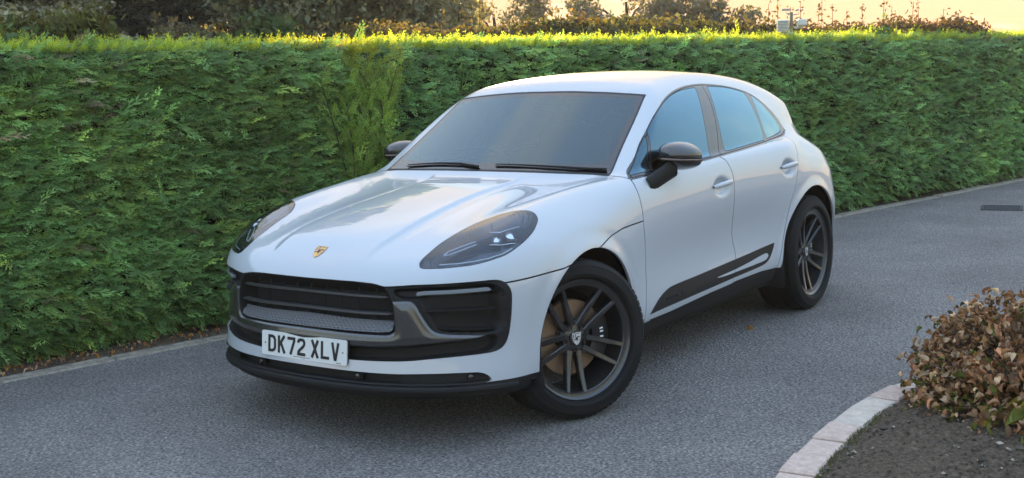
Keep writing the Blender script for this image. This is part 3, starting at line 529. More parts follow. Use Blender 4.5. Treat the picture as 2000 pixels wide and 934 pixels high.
# weather station
def station():
    d = 12.6; p = G3(1545, d); root = empty('weather_station', tuple(p)); tag(root, 'cream plastic weather station on a post above the hedge', 'weather station'); face = math.atan2(CAM[1]-p[1], CAM[0]-p[0]); root.rotation_euler = (0, 0, face+math.pi/2+.25)
    z = lambda py: ht(1545, py, d); m = d/FPX
    mb = MB(); mb.tube(np.array([(0, 0, 0), (0, 0, z(24))]), .016, 10); mb.build('post', M['pole'], root, True)
    mb = MB(); mb.box((-.05, 0, z(65)), (24*m, .05, .022)); mb.box((.07, 0, z(54)), (14*m, .03, .02)); mb.build('arm', M['station'], root)
    sc = empty('x'); bpy.data.objects.remove(sc)
    for i in range(8): mb = MB(); zc = z(40+i*2.9); mb.lathe([(.0, .006), (.052, .006), (.066, -.004), (.064, -.007), (.0, -.004)], 20); o = mb.build('screen_louvre', M['station'], root); o.rotation_euler = (math.pi/2, 0, 0); o.location = (-.085, 0, zc)
    mb = MB(); mb.box((.10, -.02, z(45)), (17*m, .08, 13*m), bev=.012); mb.build('sensor_box', M['station'], root)
    mb = MB(); mb.tube(np.array([(0, 0, z(28)), (-.05, 0, z(26)), (-.05, 0, z(20))]), .006, 6); mb.tube(np.array([(0, 0, z(30)), (.075, 0, z(28)), (.075, 0, z(20))]), .006, 6); mb.build('sensor_arm', M['pole'], root)
    for k in range(3): a = k*2.09; mb = MB(); mb.box((.075+.035*math.cos(a), .035*math.sin(a), z(20)), (.024, .024, .020), bev=.008); mb.build('wind_cup', M['pole'], root)
    mb = MB(); mb.box((-.05, 0, z(19)), (.09, .006, .022)); mb.build('wind_vane', M['pole'], root)
station()

def haze():
    mb = MB(); mb.box((0, 0, 0), (150, 150, 24)); o = mb.build('haze', None); o.location = (-20, -20, 10.9); tag(o, kind='stuff')
    m = bpy.data.materials.new('haze_air'); m.use_nodes = True; N = m.node_tree.nodes; N.clear(); out = N.new('ShaderNodeOutputMaterial'); v = N.new('ShaderNodeVolumePrincipled'); v.inputs['Color'].default_value = (1, .97, .93, 1); v.inputs['Density'].default_value = HAZE; v.inputs["Anisotropy"].default_value = .1; m.node_tree.links.new(v.outputs[0], out.inputs['Volume']); o.data.materials.append(m)
HAZE = .0006
haze()
# ---------------------------------------------------------------- smooth tables
def _spl(xk, yk, x):
    """natural cubic spline along axis 0"""
    xk=np.asarray(xk,float); yk=np.asarray(yk,float); n=len(xk)
    if xk[0]>xk[-1]: xk=xk[::-1]; yk=yk[::-1]
    h=np.diff(xk); A=np.zeros((n,n)); A[0,0]=A[-1,-1]=1
    R=np.zeros_like(yk)
    for i in range(1,n-1):
        A[i,i-1]=h[i-1]; A[i,i]=2*(h[i-1]+h[i]); A[i,i+1]=h[i]
        R[i]=6*((yk[i+1]-yk[i])/h[i]-(yk[i]-yk[i-1])/h[i-1])
    M=np.linalg.solve(A,R)
    x=np.clip(x,xk[0],xk[-1]); i=np.clip(np.searchsorted(xk,x)-1,0,n-2)
    sh=(-1,)+(1,)*(yk.ndim-1)
    hi=h[i].reshape(sh); a=((xk[i+1]-x)).reshape(sh)/hi; b=(x-xk[i]).reshape(sh)/hi
    return a*yk[i]+b*yk[i+1]+((a**3-a)*M[i]+(b**3-b)*M[i+1])*hi**2/6
class Grid:
    def __init__(s,u0,u1,v0,v1,G):
        s.u0,s.v0=u0,v0; s.G=G; s.nu,s.nv=G.shape
        s.du=(u1-u0)/(s.nu-1); s.dv=(v1-v0)/(s.nv-1)
    def __call__(s,u,v):
        fu=np.clip((u-s.u0)/s.du,1,s.nu-2.001); fv=np.clip((v-s.v0)/s.dv,1,s.nv-2.001)
        iu=fu.astype(int); iv=fv.astype(int); fu=fu-iu; fv=fv-iv
        def w(t): return (-.5*t**3+t**2-.5*t, 1.5*t**3-2.5*t**2+1, -1.5*t**3+2*t**2+.5*t, .5*t**3-.5*t**2)
        wu=w(fu); wv=w(fv); r=0
        for a in range(4):
            for b in range(4):
                r=r+wu[a]*wv[b]*s.G[np.clip(iu+a-1,0,s.nu-1),np.clip(iv+b-1,0,s.nv-1)]
        return r
def _blur(G,n):
    for _ in range(n):
        P=np.pad(G,1,mode='reflect',reflect_type='odd'); G=(P[:-2,1:-1]+2*P[1:-1,1:-1]+P[2:,1:-1])/4
        P=np.pad(G,1,mode='reflect',reflect_type='odd'); G=(P[1:-1,:-2]+2*P[1:-1,1:-1]+P[1:-1,2:])/4
    return G
def table(uk,vk,T,u0,u1,v0,v1,d=.02,blur=4):
    nu=int(round((u1-u0)/d))+1; nv=int(round((v1-v0)/d))+1
    T=np.asarray(T,float)
    A=_spl(uk,T,np.linspace(u0,u1,nu)); B=_spl(vk,A.T,np.linspace(v0,v1,nv)).T
    return Grid(u0,u1,v0,v1,_blur(B,blur))
def curve(k,v,lo,hi,d=.01,blur=6):
    n=int(round((hi-lo)/d))+1; xs=np.linspace(lo,hi,n); y=_spl(k,v,xs)
    for _ in range(blur):
        P=np.pad(y,1,mode='reflect',reflect_type='odd'); y=(P[:-2]+2*P[1:-1]+P[2:])/4
    return lambda x: np.interp(x,xs,y)
def smax(a,b,k):
    h=np.maximum(k-np.abs(a-b),0)/k
    return np.maximum(a,b)+h*h*k*.25
def smin(a,b,k): return -smax(-a,-b,k)
def sst(a,b,x):
    t=np.clip((x-a)/(b-a),0,1); return t*t*(3-2*t)
# ---------------------------------------------------------------- the car's surfaces (x forward of front axle, y left, z up)
RX=-2.807
# half width of the sides
S_x=[ .9, .5,  .25,  0,  -.25, -.5, -.9, -1.4, -1.9, -2.25,-2.55,-2.8,-3.1,-3.4,-3.7,-4.0]
S_z=[.12, .26, .34, .42, .50, .58, .66, .74, .82, .90, .97, 1.04, 1.10, 1.20]
S_T=[
 [.86,.885,.90,.91,.915,.915,.913,.91,.905,.88,.83,.76,.68,.55],   # .9
 [.87,.895,.91,.920,.925,.927,.926,.92,.91,.885,.84,.77,.69,.55],  # .5
 [.87,.895,.912,.925,.933,.937,.937,.932,.918,.893,.85,.785,.71,.58],# .25
 [.86,.89,.91,.928,.938,.944,.944,.938,.925,.902,.862,.805,.74,.62],# 0
 [.83,.88,.905,.922,.932,.936,.936,.932,.922,.905,.875,.832,.785,.70],
 [.80,.875,.908,.916,.916,.915,.916,.919,.918,.910,.893,.862,.825,.75],
 [.79,.87,.907,.913,.907,.902,.905,.914,.921,.920,.909,.887,.858,.79],
 [.79,.868,.904,.910,.900,.894,.898,.911,.924,.927,.920,.902,.876,.81],
 [.79,.868,.905,.912,.903,.898,.903,.917,.931,.935,.929,.912,.887,.82],
 [.80,.872,.91,.919,.914,.912,.919,.932,.943,.946,.939,.922,.897,.83],
 [.82,.885,.92,.934,.938,.942,.948,.955,.958,.957,.948,.929,.901,.83],
 [.84,.895,.925,.942,.951,.957,.961,.962,.959,.950,.930,.897,.855,.78],
 [.84,.895,.922,.938,.948,.954,.957,.956,.949,.932,.903,.858,.806,.72],
 [.83,.88,.905,.92,.929,.935,.938,.936,.924,.900,.862,.810,.75,.66],
 [.80,.85,.875,.89,.898,.904,.908,.910,.908,.900,.885,.857,.817,.73],
 [.74,.79,.815,.83,.838,.843,.846,.847,.845,.836,.82,.79,.75,.66]]
Sg=table(S_x[::-1],S_z,np.array(S_T)[::-1],-4.1,1.0,.1,1.22,.02,3)
# front of the nose (plan and rake)
F_y=[0,.2,.4,.52,.62,.72,.80,.86,.91,.95,1.0]
F_z=[.12,.22,.28,.34,.42,.52,.62,.70,.76,.84,.95]
F_P=np.array([.895,.886,.855,.815,.765,.690,.60,.505,.39,.25,.02])
F_R=np.array([-.06,-.005,.01,.005,-.008,-.012,-.012,-.022,-.045,-.09,-.17])
Fg=table(F_y,F_z,F_P[:,None]+F_R[None,:],-.02,1.02,.1,.97,.02,2)
# bonnet and front wing tops
H_x=[1.0,.88,.80,.72,.60,.45,.25,0,-.25,-.5,-.75]
H_y=[0,.15,.30,.42,.54,.64,.72,.80,.88,.96]
H_T=[
 [.60,.597,.586,.57,.545,.52,.49,.46,.42,.38],
 [.722,.719,.708,.69,.668,.64,.61,.575,.53,.48],
 [.797,.794,.783,.766,.743,.715,.685,.65,.60,.55],
 [.848,.845,.834,.818,.797,.772,.745,.712,.665,.61],
 [.894,.891,.880,.866,.856,.844,.822,.785,.735,.68],
 [.930,.927,.918,.907,.907,.909,.902,.872,.818,.75],
 [.966,.963,.955,.946,.950,.965,.968,.946,.895,.82],
 [1.002,.999,.992,.984,.988,1.004,1.012,.998,.955,.89],
 [1.030,1.028,1.022,1.015,1.016,1.028,1.039,1.032,1.0,.945],
 [1.052,1.050,1.045,1.038,1.037,1.046,1.057,1.055,1.03,.985],
 [1.070,1.068,1.062,1.055,1.053,1.06,1.072,1.074,1.055,1.02]]
Hg=table(H_x[::-1],H_y,np.array(H_T)[::-1],-.8,1.02,-.02,.98,.02,3)
crx=[.9,.75,.6,.4,.2,0,-.2,-.45,-.8]; crv=[.268,.276,.288,.284,.270,.258,.258,.278,.32]
crease_y=curve(crx[::-1],crv[::-1],-.8,.9)
def H(x,ay):
    z=Hg(np.clip(x,-.78,1.0),ay)
    # raised centre of the bonnet, with its two creases
    d=ay-crease_y(x); fade=sst(.80,.62,x)
    z=z+fade*.011*(1-sst(-.006,.022,d))-fade*.004*np.exp(-((d-.04)/.03)**2)
    # belt height behind the bonnet
    zb=1.085+.035*np.clip((-x-.6)/1.8,0,1.3)
    zb=zb-.12*sst(-2.6,-3.4,x)
    t=sst(-.55,-.8,x)
    return z*(1-t)+zb*t
tail_c=curve([-4,-3.5,-3.3,0],[0,0,0,0],-4,1)
def lower(x,ay,z):
    s=ay-Sg(x,z)
    # rolled lips round the wheel openings
    for cx,r0 in ((-.062,.418),(-2.79,.436)):
        rr=np.hypot(x-cx,z-.372)
        s=s-.007*np.exp(-(np.maximum(rr-r0,0)/.03)**2)+.0025*np.exp(-((rr-r0-.065)/.028)**2)
    h=np.full(x.shape,-1.); m=z>.45; h[m]=z[m]-H(x[m],ay[m])
    ksh=.05+.07*sst(-.7,-.1,x)
    r=smax(s,h*.985,ksh)
    m=x>-.12
    if m.any():
        e=.01; a,b=ay[m],z[m]; F=Fg(a,b); gy=(Fg(a+e,b)-Fg(a-e,b))/(2*e)
        r[m]=smax(r[m],(x[m]-F)/np.sqrt(1+gy*gy),.05)
    zz=np.clip(z,.1,1.3)
    tail=-(x+3.80-.50*(ay/.93)**4-.36*np.clip(zz-.66,0,1)-.5*np.clip(zz-.88,0,1)-.05*np.clip(.55-zz,0,1))
    r=smax(r,tail,.10)
    return smax(r,.20-z,.04)
# greenhouse
G_z=[.95,1.05,1.15,1.25,1.35,1.43,1.50,1.58]
G_x=[-.2,-.6,-1.0,-1.5,-2.0,-2.5,-3.0,-3.4,-3.8]
gz=np.array([.895,.868,.832,.788,.735,.680,.620,.54])
gx=np.array([-.075,-.042,-.012,0,-.004,-.028,-.095,-.19,-.30])
Gg=table(G_x[::-1],G_z,(gz[None,:]+gx[:,None])[::-1],-3.9,-.1,.9,1.62,.02,3)
roofc=curve([-3.9,-3.5,-3.2,-2.8,-2.4,-2.0,-1.7,-1.4,-1.2,-1.05,-.8],[1.23,1.335,1.397,1.496,1.555,1.580,1.576,1.553,1.524,1.492,1.44],-3.9,-.8)
def green(x,ay,z):
    s=(ay-Gg(x,z))*.9
    crown=.045*(ay/.62)**2.2
    r=z-(roofc(np.clip(x,-3.9,-.8))-crown)
    ws=(x-(-.447-.140*(ay/.73)**2.2-(z-1.067)*1.66+.16*(z-1.067)*(z-1.45)))*.515
    rg=(-(x+3.80-(z-1.05)*1.15-.30*ay*ay))*.66
    spoil=-(x+3.29-.35*ay*ay)*.9
    a=smax(s,r,.07); a=smax(a,ws,.035); a=smax(a,rg,.06); a=smax(a,spoil,.05)
    return smax(a,.9-z,.02)
HANDLES=((-1.487,.937),(-2.405,.966))
def body(P):
    sh=P.shape[:-1]; P=P.reshape(-1,3); x=P[:,0]; ay=np.sqrt(P[:,1]**2+1e-6); z=P[:,2]
    r=np.ones(len(x)); m=z<1.30; r[m]=lower(x[m],ay[m],z[m])
    for hx,hz in HANDLES:      # finger cups behind the door handles
        m=(np.abs(x-hx)<.16)&(np.abs(z-hz)<.1)
        if m.any(): r[m]+=.030*np.exp(-(((x[m]-hx)/.085)**2+((z[m]-hz+.008)/.046)**2)**2*1.2)
    m=z>.86
    r[m]=smin(r[m],green(x[m],ay[m],z[m]),.025+.13*sst(-2.45,-3.0,x[m]))
    return r.reshape(sh)
def grad(fn,P,e=2e-3):
    g=np.empty_like(P)
    for k in range(3):
        d=np.zeros(3); d[k]=e; g[...,k]=(fn(P+d)-fn(P-d))/(2*e)
    return g
def settle(P,n=5,fn=body):
    for _ in range(n):
        v=fn(P); g=grad(fn,P); gg=(g*g).sum(-1)+1e-9
        st=np.clip(v/gg,-.03,.03); P=P-st[...,None]*g
    return P
def nets(fn,lo,hi,h):
    """surface nets; returns verts, quads"""
    n=(np.ceil((np.array(hi)-lo)/h/4).astype(int))*4+1
    ax=[lo[k]+h*np.arange(n[k]) for k in range(3)]
    nc=(n-1)//4; cc=[lo[k]+h*4*(np.arange(nc[k])+.5) for k in range(3)]
    G=np.stack(np.meshgrid(*cc,indexing='ij'),-1); Vc=fn(G)
    V=np.repeat(np.repeat(np.repeat(np.sign(Vc),4,0),4,1),4,2).astype(np.float32)
    V=np.pad(V,((0,1),)*3,mode='edge'); near=np.abs(Vc)<h*4*1.35
    mask=np.zeros(n,bool)
    B=np.argwhere(near)*4
    for a in range(5):
        for b in range(5):
            for c_ in range(5): mask[B[:,0]+a,B[:,1]+b,B[:,2]+c_]=True
    I=np.argwhere(mask); V[mask]=fn(I*h+np.array(lo))
    ins=V<0
    c=n-1; cnt=np.zeros(c,np.int8)
    for a in (0,1):
        for b in (0,1):
            for d in (0,1): cnt+=ins[a:a+c[0],b:b+c[1],d:d+c[2]]
    act=(cnt>0)&(cnt<8); idx=-np.ones(c,int); I=np.argwhere(act); idx[act]=np.arange(len(I))
    acc=np.zeros((len(I),3)); w=np.zeros(len(I))
    cor=[(a,b,d) for a in (0,1) for b in (0,1) for d in (0,1)]
    for A in cor:
        for k in range(3):
            if A[k]: continue
            B=list(A); B[k]=1
            va=V[I[:,0]+A[0],I[:,1]+A[1],I[:,2]+A[2]].astype(float); vb=V[I[:,0]+B[0],I[:,1]+B[1],I[:,2]+B[2]].astype(float)
            m=(va<0)!=(vb<0); t=np.where(m,va/np.where(m,va-vb,1),0)
            p=np.array(A,float)+np.zeros((len(I),3)); p[:,k]+=t
            acc+=p*m[:,None]; w+=m
    P=(I+acc/np.maximum(w,1)[:,None])*h+np.array(lo)
    Q=[]
    for k in range(3):
        sl0=[slice(0,n[j]) for j in range(3)]; sl1=list(sl0); sl0[k]=slice(0,n[k]-1); sl1[k]=slice(1,n[k])
        a=ins[tuple(sl0)]; b=ins[tuple(sl1)]; E=np.argwhere(a!=b); sgn=a[tuple(E.T)]
        u,v=(k+1)%3,(k+2)%3
        ok=(E[:,u]>0)&(E[:,v]>0)&(E[:,u]<c[u])&(E[:,v]<c[v]); E=E[ok]; sgn=sgn[ok]
        def cell(du,dv):
            e=E.copy(); e[:,u]-=du; e[:,v]-=dv; return idx[tuple(e.T)]
        q=np.stack([cell(1,1),cell(0,1),cell(0,0),cell(1,0)],1)
        q[~sgn]=q[~sgn][:,::-1]; Q.append(q)
    return P,np.concatenate(Q)
# ================================================================== THE CAR
def smooth(poly, n=6, corners=()):
    """closed Catmull-Rom through the points; listed corners stay sharp"""
    P = np.array(poly, float); m = len(P); out = []
    for i in range(m):
        p0, p1, p2, p3 = P[i-1], P[i], P[(i+1) % m], P[(i+2) % m]
        if i in corners: p0 = 2*p1-p2
        if (i+1) % m in corners: p3 = 2*p2-p1
        d = max(np.linalg.norm(p2-p1), 1e-6)
        m1 = (p2-p0)*d/(d+max(np.linalg.norm(p1-p0), 1e-6)); m2 = (p3-p1)*d/(d+max(np.linalg.norm(p3-p2), 1e-6))
        for t in np.arange(n)/n:
            out.append((2*t**3-3*t**2+1)*p1+(t**3-2*t**2+t)*m1+(-2*t**3+3*t**2)*p2+(t**3-t**2)*m2)
    return np.array(out)
def sdf(q, poly, closed=True):
    """signed distance (inside negative) of 2D points to a polygon; unsigned for an open line"""
    poly = np.asarray(poly, float); q = np.asarray(q, float); d = np.full(len(q), 9.)
    lo, hi = poly.min(0)-.06, poly.max(0)+.06; near = ((q > lo) & (q < hi)).all(1)
    p = q[near]; dd = np.full(len(p), 9.); ins = np.zeros(len(p), bool); m = len(poly)
    for i in range(m if closed else m-1):
        a, b = poly[i], poly[(i+1) % m]; e = b-a; w = p-a
        t = np.clip((w@e)/max(e@e, 1e-12), 0, 1); dd = np.minimum(dd, ((w-t[:, None]*e)**2).sum(1))
        if closed and a[1] != b[1]: ins ^= ((a[1] > p[:, 1]) != (b[1] > p[:, 1])) & (p[:, 0] < (b[0]-a[0])*(p[:, 1]-a[1])/(b[1]-a[1])+a[0])
    dd = np.sqrt(dd); dd[ins] *= -1; d[near] = dd
    return d
class Shell:
    def __init__(s, V, T): s.V = V; s.T = T; s.L = np.zeros(len(T), int); s.names = ['shell']
    def id(s, n):
        if n not in s.names: s.names.append(n)
        return s.names.index(n)
    def cut(s, name, val, src=None):
        """triangles with val<0 (among src labels) get the label, split along val=0"""
        val = val.copy(); val[np.abs(val) < 4e-4] = 4e-4
        ok = np.ones(len(s.T), bool) if src is None else np.isin(s.L, [s.id(x) for x in src])
        neg = val[s.T] < 0; cnt = neg.sum(1); new = s.id(name)
        s.L[(cnt == 3) & ok] = new
        mix = np.where((cnt > 0) & (cnt < 3) & ok)[0]
        if not len(mix): return
        t = s.T[mix]; lone = np.where(cnt[mix][:, None] == 1, neg[mix], ~neg[mix]).argmax(1)
        a = t[np.arange(len(t)), lone]; b = t[np.arange(len(t)), (lone+1) % 3]; c = t[np.arange(len(t)), (lone+2) % 3]
        E = np.concatenate([np.sort(np.c_[a, b], 1), np.sort(np.c_[a, c], 1)])
        U, inv = np.unique(E, axis=0, return_inverse=True); inv = inv.ravel()
        w = val[U[:, 0]]/(val[U[:, 0]]-val[U[:, 1]]); nv = s.V[U[:, 0]]*(1-w[:, None])+s.V[U[:, 1]]*w[:, None]
        base = len(s.V); s.V = np.concatenate([s.V, nv]); ab = base+inv[:len(t)]; ac = base+inv[len(t):]
        old = s.L[mix]; la = cnt[mix] == 1
        T1 = np.c_[a, ab, ac]; T2 = np.c_[ab, b, c]; T3 = np.c_[ab, c, ac]
        keep = np.ones(len(s.T), bool); keep[mix] = False
        s.T = np.concatenate([s.T[keep], T1, T2, T3])
        s.L = np.concatenate([s.L[keep], np.where(la, new, old), np.where(la, old, new), np.where(la, old, new)])
    def band(s, name, fn, g, src):
        """a narrow strip of half width g along fn=0"""
        old = list(src); tmp = {}
        for o in old:
            if o not in s.names: continue
            s.cut('__'+o, fn()-g, [o]); s.cut(o, fn()+g, ['__'+o]); s.L[s.L == s.id('__'+o)] = s.id(name)
    def get(s, *names):
        t = s.T[np.isin(s.L, [s.names.index(n) for n in names if n in s.names])]; u, inv = np.unique(t, return_inverse=True)
        return u, inv.reshape(-1, 3)
_DIR = dict(xz=np.array([0, -1., 0]), yz=np.array([-1., 0, 0]), cz=np.array([-.56569, -.56569, -.6]), xy=np.array([0, 0, -1.]))
def onbody(kind, q, it=60):
    """points of a projection (side, front, corner, top) dropped onto the body"""
    q = np.atleast_2d(np.array(q, float)); n = len(q); z = np.zeros(n)
    P = {'xz': lambda: np.c_[q[:, 0], z+1.15, q[:, 1]], 'yz': lambda: np.c_[z+1.1, q[:, 0], q[:, 1]],
         'cz': lambda: np.c_[-q[:, 0]*.70711-.42426*q[:, 1]+.82, q[:, 0]*.70711-.42426*q[:, 1]+.82, q[:, 1]*.8+.87], 'xy': lambda: np.c_[q[:, 0], q[:, 1], z+1.72]}[kind]()
    for _ in range(it): P = P+np.clip(body(P), -.02, .2)[:, None]*.6*_DIR[kind]
    return P
def czp(V): return np.c_[(V[:, 1]-V[:, 0])*.70711, V[:, 2]*.8-.42426*(V[:, 0]+V[:, 1])]
def nrm(P):
    g = grad(body, P); return g/np.linalg.norm(g, axis=-1, keepdims=True)


def car_materials():
    m, N, L, b = mat('white_paint'); b.inputs['Base Color'].default_value = (.42, .445, .485, 1); b.inputs['Roughness'].default_value = .42
    b.inputs['Coat Weight'].default_value = 1; b.inputs['Coat Roughness'].default_value = .004; b.inputs['Coat IOR'].default_value = 1.6
    tc = N.new('ShaderNodeTexCoord'); nz = N.new('ShaderNodeTexNoise'); nz.inputs['Scale'].default_value = 6; nz.inputs['Detail'].default_value = 2; L.new(tc.outputs['Object'], nz.inputs[0])
    bp = N.new('ShaderNodeBump'); bp.inputs['Strength'].default_value = .006; bp.inputs['Distance'].default_value = .01; L.new(nz.outputs[0], bp.inputs['Height']); L.new(bp.outputs[0], b.inputs['Coat Normal'])
    M['paint'] = m
    M['plastic'] = simple('black_plastic', (.011, .011, .012), .55, spec=.22, bump=.15)
    M['soft'] = simple('interior_black', (.011, .011, .012), .7, spec=.3)
    M['gloss'] = simple('gloss_black', (.006, .006, .007), .1, coat=.6)
    M['seal'] = simple('rubber_seal', (.01, .01, .011), .6)
    M['graphite'] = simple('graphite_metallic', (.075, .073, .074), .28, metal=.7, coat=1)
    M['shell'] = simple('dark_mirror_shell', (.035, .033, .034), .25, metal=.3, coat=1)
    M['grey'] = simple('grey_insert', (.11, .11, .12), .4, metal=.3)
    M['rim'] = simple('dark_titanium_wheel', (.036, .038, .042), .28, metal=.6, coat=.7)
    M['tyre'] = simple('tyre_rubber', (.011, .011, .0115), .75, spec=.2, bump=.3, bscale=180)
    M['disc'] = simple('bronzed_disc', (.26, .165, .105), .45, metal=.5, bump=.2, bscale=120)
    M['caliper'] = simple('caliper_black', (.012, .012, .013), .3)
    M['chrome'] = simple('bright_metal', (.75, .75, .76), .12, metal=1)
    M['satin'] = simple('satin_trim', (.16, .165, .18), .3, metal=.8)
    M['white'] = simple('white_print', (.8, .8, .8), .5)
    M['lens'] = simple('pale_lens', (.82, .84, .86), .15, coat=1)
    M['drl'] = simple('smoked_lens', (.20, .215, .235), .10, coat=1)
    M['silver'] = simple('silver_cap', (.62, .62, .64), .35, metal=.5)
    M['amber'] = simple('amber_lens', (.10, .05, .03), .12, coat=1)
    M['red'] = simple('red_lens', (.3, .01, .01), .1, coat=1)
    M['gold'] = simple('gold_enamel', (.62, .38, .13), .3, metal=.7, coat=.5)
    M['crest_red'] = simple('red_enamel', (.35, .03, .02), .3, coat=.5)
    M['crest_black'] = simple('black_enamel', (.015, .012, .01), .3, coat=.5)
    M['platew'] = simple('plate_white', (.66, .66, .645), .35)
    M['plateb'] = simple('plate_letters', (.012, .012, .014), .4)
    M['glass_w'] = glassmat('windscreen_glass', (.50, .54, .55), 1.5, 1.8, (.74, .92, 1.0))
    M['glass_s'] = glassmat('side_glass', (.06, .075, .08), 1.5, 2.7, (.48, .80, 1.0))
    M['glass_l'] = glassmat('lamp_cover_glass', (.86, .90, .96), 1.5, 1.3)
    M['lampback'] = simple('lamp_housing', (.030, .038, .058), .2, metal=.4, coat=.6)
car_materials()

car = empty('car', (0, 0, 0))
tag(car, 'white SUV with black front intakes parked on the asphalt before the hedge', 'car')

# feature outlines, in metres: xz seen from the side, yz from the front, cz from the corner
DLO = [(-.604, 1.062), (-.748, 1.146), (-.835, 1.204), (-.930, 1.262), (-1.065, 1.340), (-1.215, 1.404), (-1.366, 1.447), (-1.519, 1.473), (-1.672, 1.487), (-1.852, 1.490), (-2.035, 1.480), (-2.203, 1.462), (-2.364, 1.433), (-2.454, 1.408), (-2.536, 1.372), (-2.612, 1.326), (-2.688, 1.266), (-2.740, 1.210), (-2.758, 1.165), (-2.650, 1.138), (-2.468, 1.124), (-2.202, 1.112), (-1.584, 1.088), (-1.356, 1.079), (-.768, 1.056), (-.587, 1.045)]
GLASS = dict(
    quarterlight=([(-.910, 1.245), (-.782, 1.080), (-.627, 1.069), (-.689, 1.100), (-.781, 1.163)], (0, 1, 2)),
    door_window=([(-.944, 1.265), (-1.054, 1.328), (-1.190, 1.385), (-1.332, 1.427), (-1.479, 1.453), (-1.624, 1.465), (-1.724, 1.468), (-1.630, 1.356), (-1.548, 1.232), (-1.477, 1.099), (-1.391, 1.097), (-1.045, 1.084), (-.808, 1.076), (-.849, 1.113)], (0, 6, 9, 12)),
    rear_door_window=([(-1.890, 1.469), (-2.032, 1.464), (-2.209, 1.447), (-2.345, 1.420), (-2.348, 1.343), (-2.340, 1.262), (-2.325, 1.186), (-2.305, 1.135), (-1.970, 1.122), (-1.689, 1.111), (-1.718, 1.194), (-1.790, 1.334)], (0, 3, 7, 9)),
    quarter_window=([(-2.435, 1.404), (-2.509, 1.362), (-2.592, 1.291), (-2.660, 1.225), (-2.672, 1.186), (-2.639, 1.165), (-2.497, 1.149), (-2.360, 1.139), (-2.362, 1.192), (-2.384, 1.276)], (0, 7)))
GAPF = [(-.600, 1.051), (-.583, 1.010), (-.584, .968), (-.588, .899), (-.591, .82), (-.607, .724), (-.620, .621), (-.622, .520), (-.608, .423), (-.598, .328)]
GAPB = [(-1.560, 1.087), (-1.592, 1.070), (-1.614, 1.040), (-1.630, .998), (-1.637, .944), (-1.640, .813), (-1.668, .645), (-1.690, .583), (-1.712, .535), (-1.715, .484), (-1.690, .428), (-1.665, .356)]
SILL = [(-.598, .324), (-.888, .329), (-1.358, .346), (-1.701, .358), (-2.073, .358), (-2.340, .343)]
BLADE = [(-.648, .359), (-.686, .388), (-.752, .428), (-.829, .455), (-.906, .467), (-1.193, .473), (-1.534, .482), (-1.894, .494), (-2.259, .511), (-2.233, .474), (-2.184, .428), (-2.132, .404), (-2.028, .393), (-1.695, .385), (-1.348, .376), (-1.025, .369), (-.798, .364)]
HIGHLIGHT = [(-1.398, .419), (-1.485, .424), (-1.679, .431), (-1.881, .443), (-2.073, .460), (-2.133, .461), (-2.154, .446), (-2.114, .425), (-1.971, .419), (-1.695, .416), (-1.518, .413), (-1.449, .415)]  # outline of the highlight painted on the side blade
LAMP = [(-.115, .114), (-.103, .136), (-.070, .170), (-.011, .227), (.078, .295), (.178, .358), (.272, .392), (.316, .399), (.359, .399), (.398, .393), (.421, .381), (.434, .358), (.435, .331), (.420, .291), (.392, .242), (.349, .191), (.302, .149), (.253, .115), (.207, .096), (.149, .079), (.084, .069), (.001, .069), (-.061, .077), (-.105, .087), (-.115, .097)]
MASK = [(-.3, .731), (0, .733), (.291, .732), (.377, .727), (.410, .721), (.438, .717), (.551, .724), (.676, .727), (.779, .729), (.819, .728), (.841, .716), (.858, .682), (.862, .641), (.859, .560), (.850, .473), (.838, .436), (.821, .421), (.790, .416), (.705, .412), (.617, .406), (.518, .397), (.30, .392), (0, .390), (-.3, .392)]
GRILLE = [(-.2, .727), (0, .728), (.30, .727), (.38, .722), (.420, .712), (.448, .682), (.462, .647), (.471, .589), (.472, .563), (.468, .527), (.450, .514), (.382, .512), (.209, .513), (0, .515), (-.2, .515)]
GRAPHITE = [(.471, .652), (.545, .653), (.568, .633), (.590, .589), (.619, .537), (.637, .520), (.666, .510), (.742, .500), (.810, .490), (.761, .479), (.677, .473), (.552, .462), (.406, .452), (.2, .447), (0, .446), (-.2, .446), (-.2, .508), (0, .508), (.209, .506), (.382, .505), (.450, .507), (.474, .522), (.479, .563)]
LOUVRE = [(.604, .672), (.815, .676), (.823, .64), (.822, .525), (.76, .519), (.70, .522), (.662, .532), (.640, .565)]
TOPSLOT = [(.475, .700), (.56, .708), (.70, .711), (.800, .711), (.818, .70), (.822, .68), (.60, .672), (.565, .668), (.50, .672)]
DRL = [(.564, .677), (.601, .695), (.707, .699), (.800, .700), (.812, .694), (.813, .683), (.764, .681), (.680, .679), (.597, .677)]
SLOT = [(-.3, .397), (0, .396), (.30, .398), (.518, .403), (.617, .412), (.705, .418), (.79, .424), (.815, .44), (.822, .47), (.812, .486), (.761, .475), (.677, .469), (.552, .457), (.406, .446), (.2, .441), (0, .440), (-.3, .441)]
LOWER = [(-.3, .346), (0, .346), (.334, .344), (.489, .343), (.620, .345), (.769, .341), (.793, .332), (.808, .316), (.812, .298), (.765, .290), (.621, .285), (.497, .283), (.115, .283), (0, .283), (-.3, .283)]
WS = [(0, 1.480), (.157, 1.4795), (.373, 1.470), (.530, 1.459), (.620, 1.450), (.653, 1.343), (.692, 1.200), (.736, 1.067), (.584, 1.074), (.267, 1.083), (0, 1.085), (-.2, 1.085), (-.2, 1.479)]
WSIN = [(0, 1.452), (.157, 1.452), (.373, 1.445), (.53, 1.433), (.588, 1.424), (.600, 1.405), (.625, 1.30), (.655, 1.18), (.66, 1.135), (.64, 1.122), (.40, 1.122), (0, 1.124), (-.2, 1.124), (-.2, 1.452)]
ARCH = ((-.062, .366, .419), (-2.79, .376, .436))

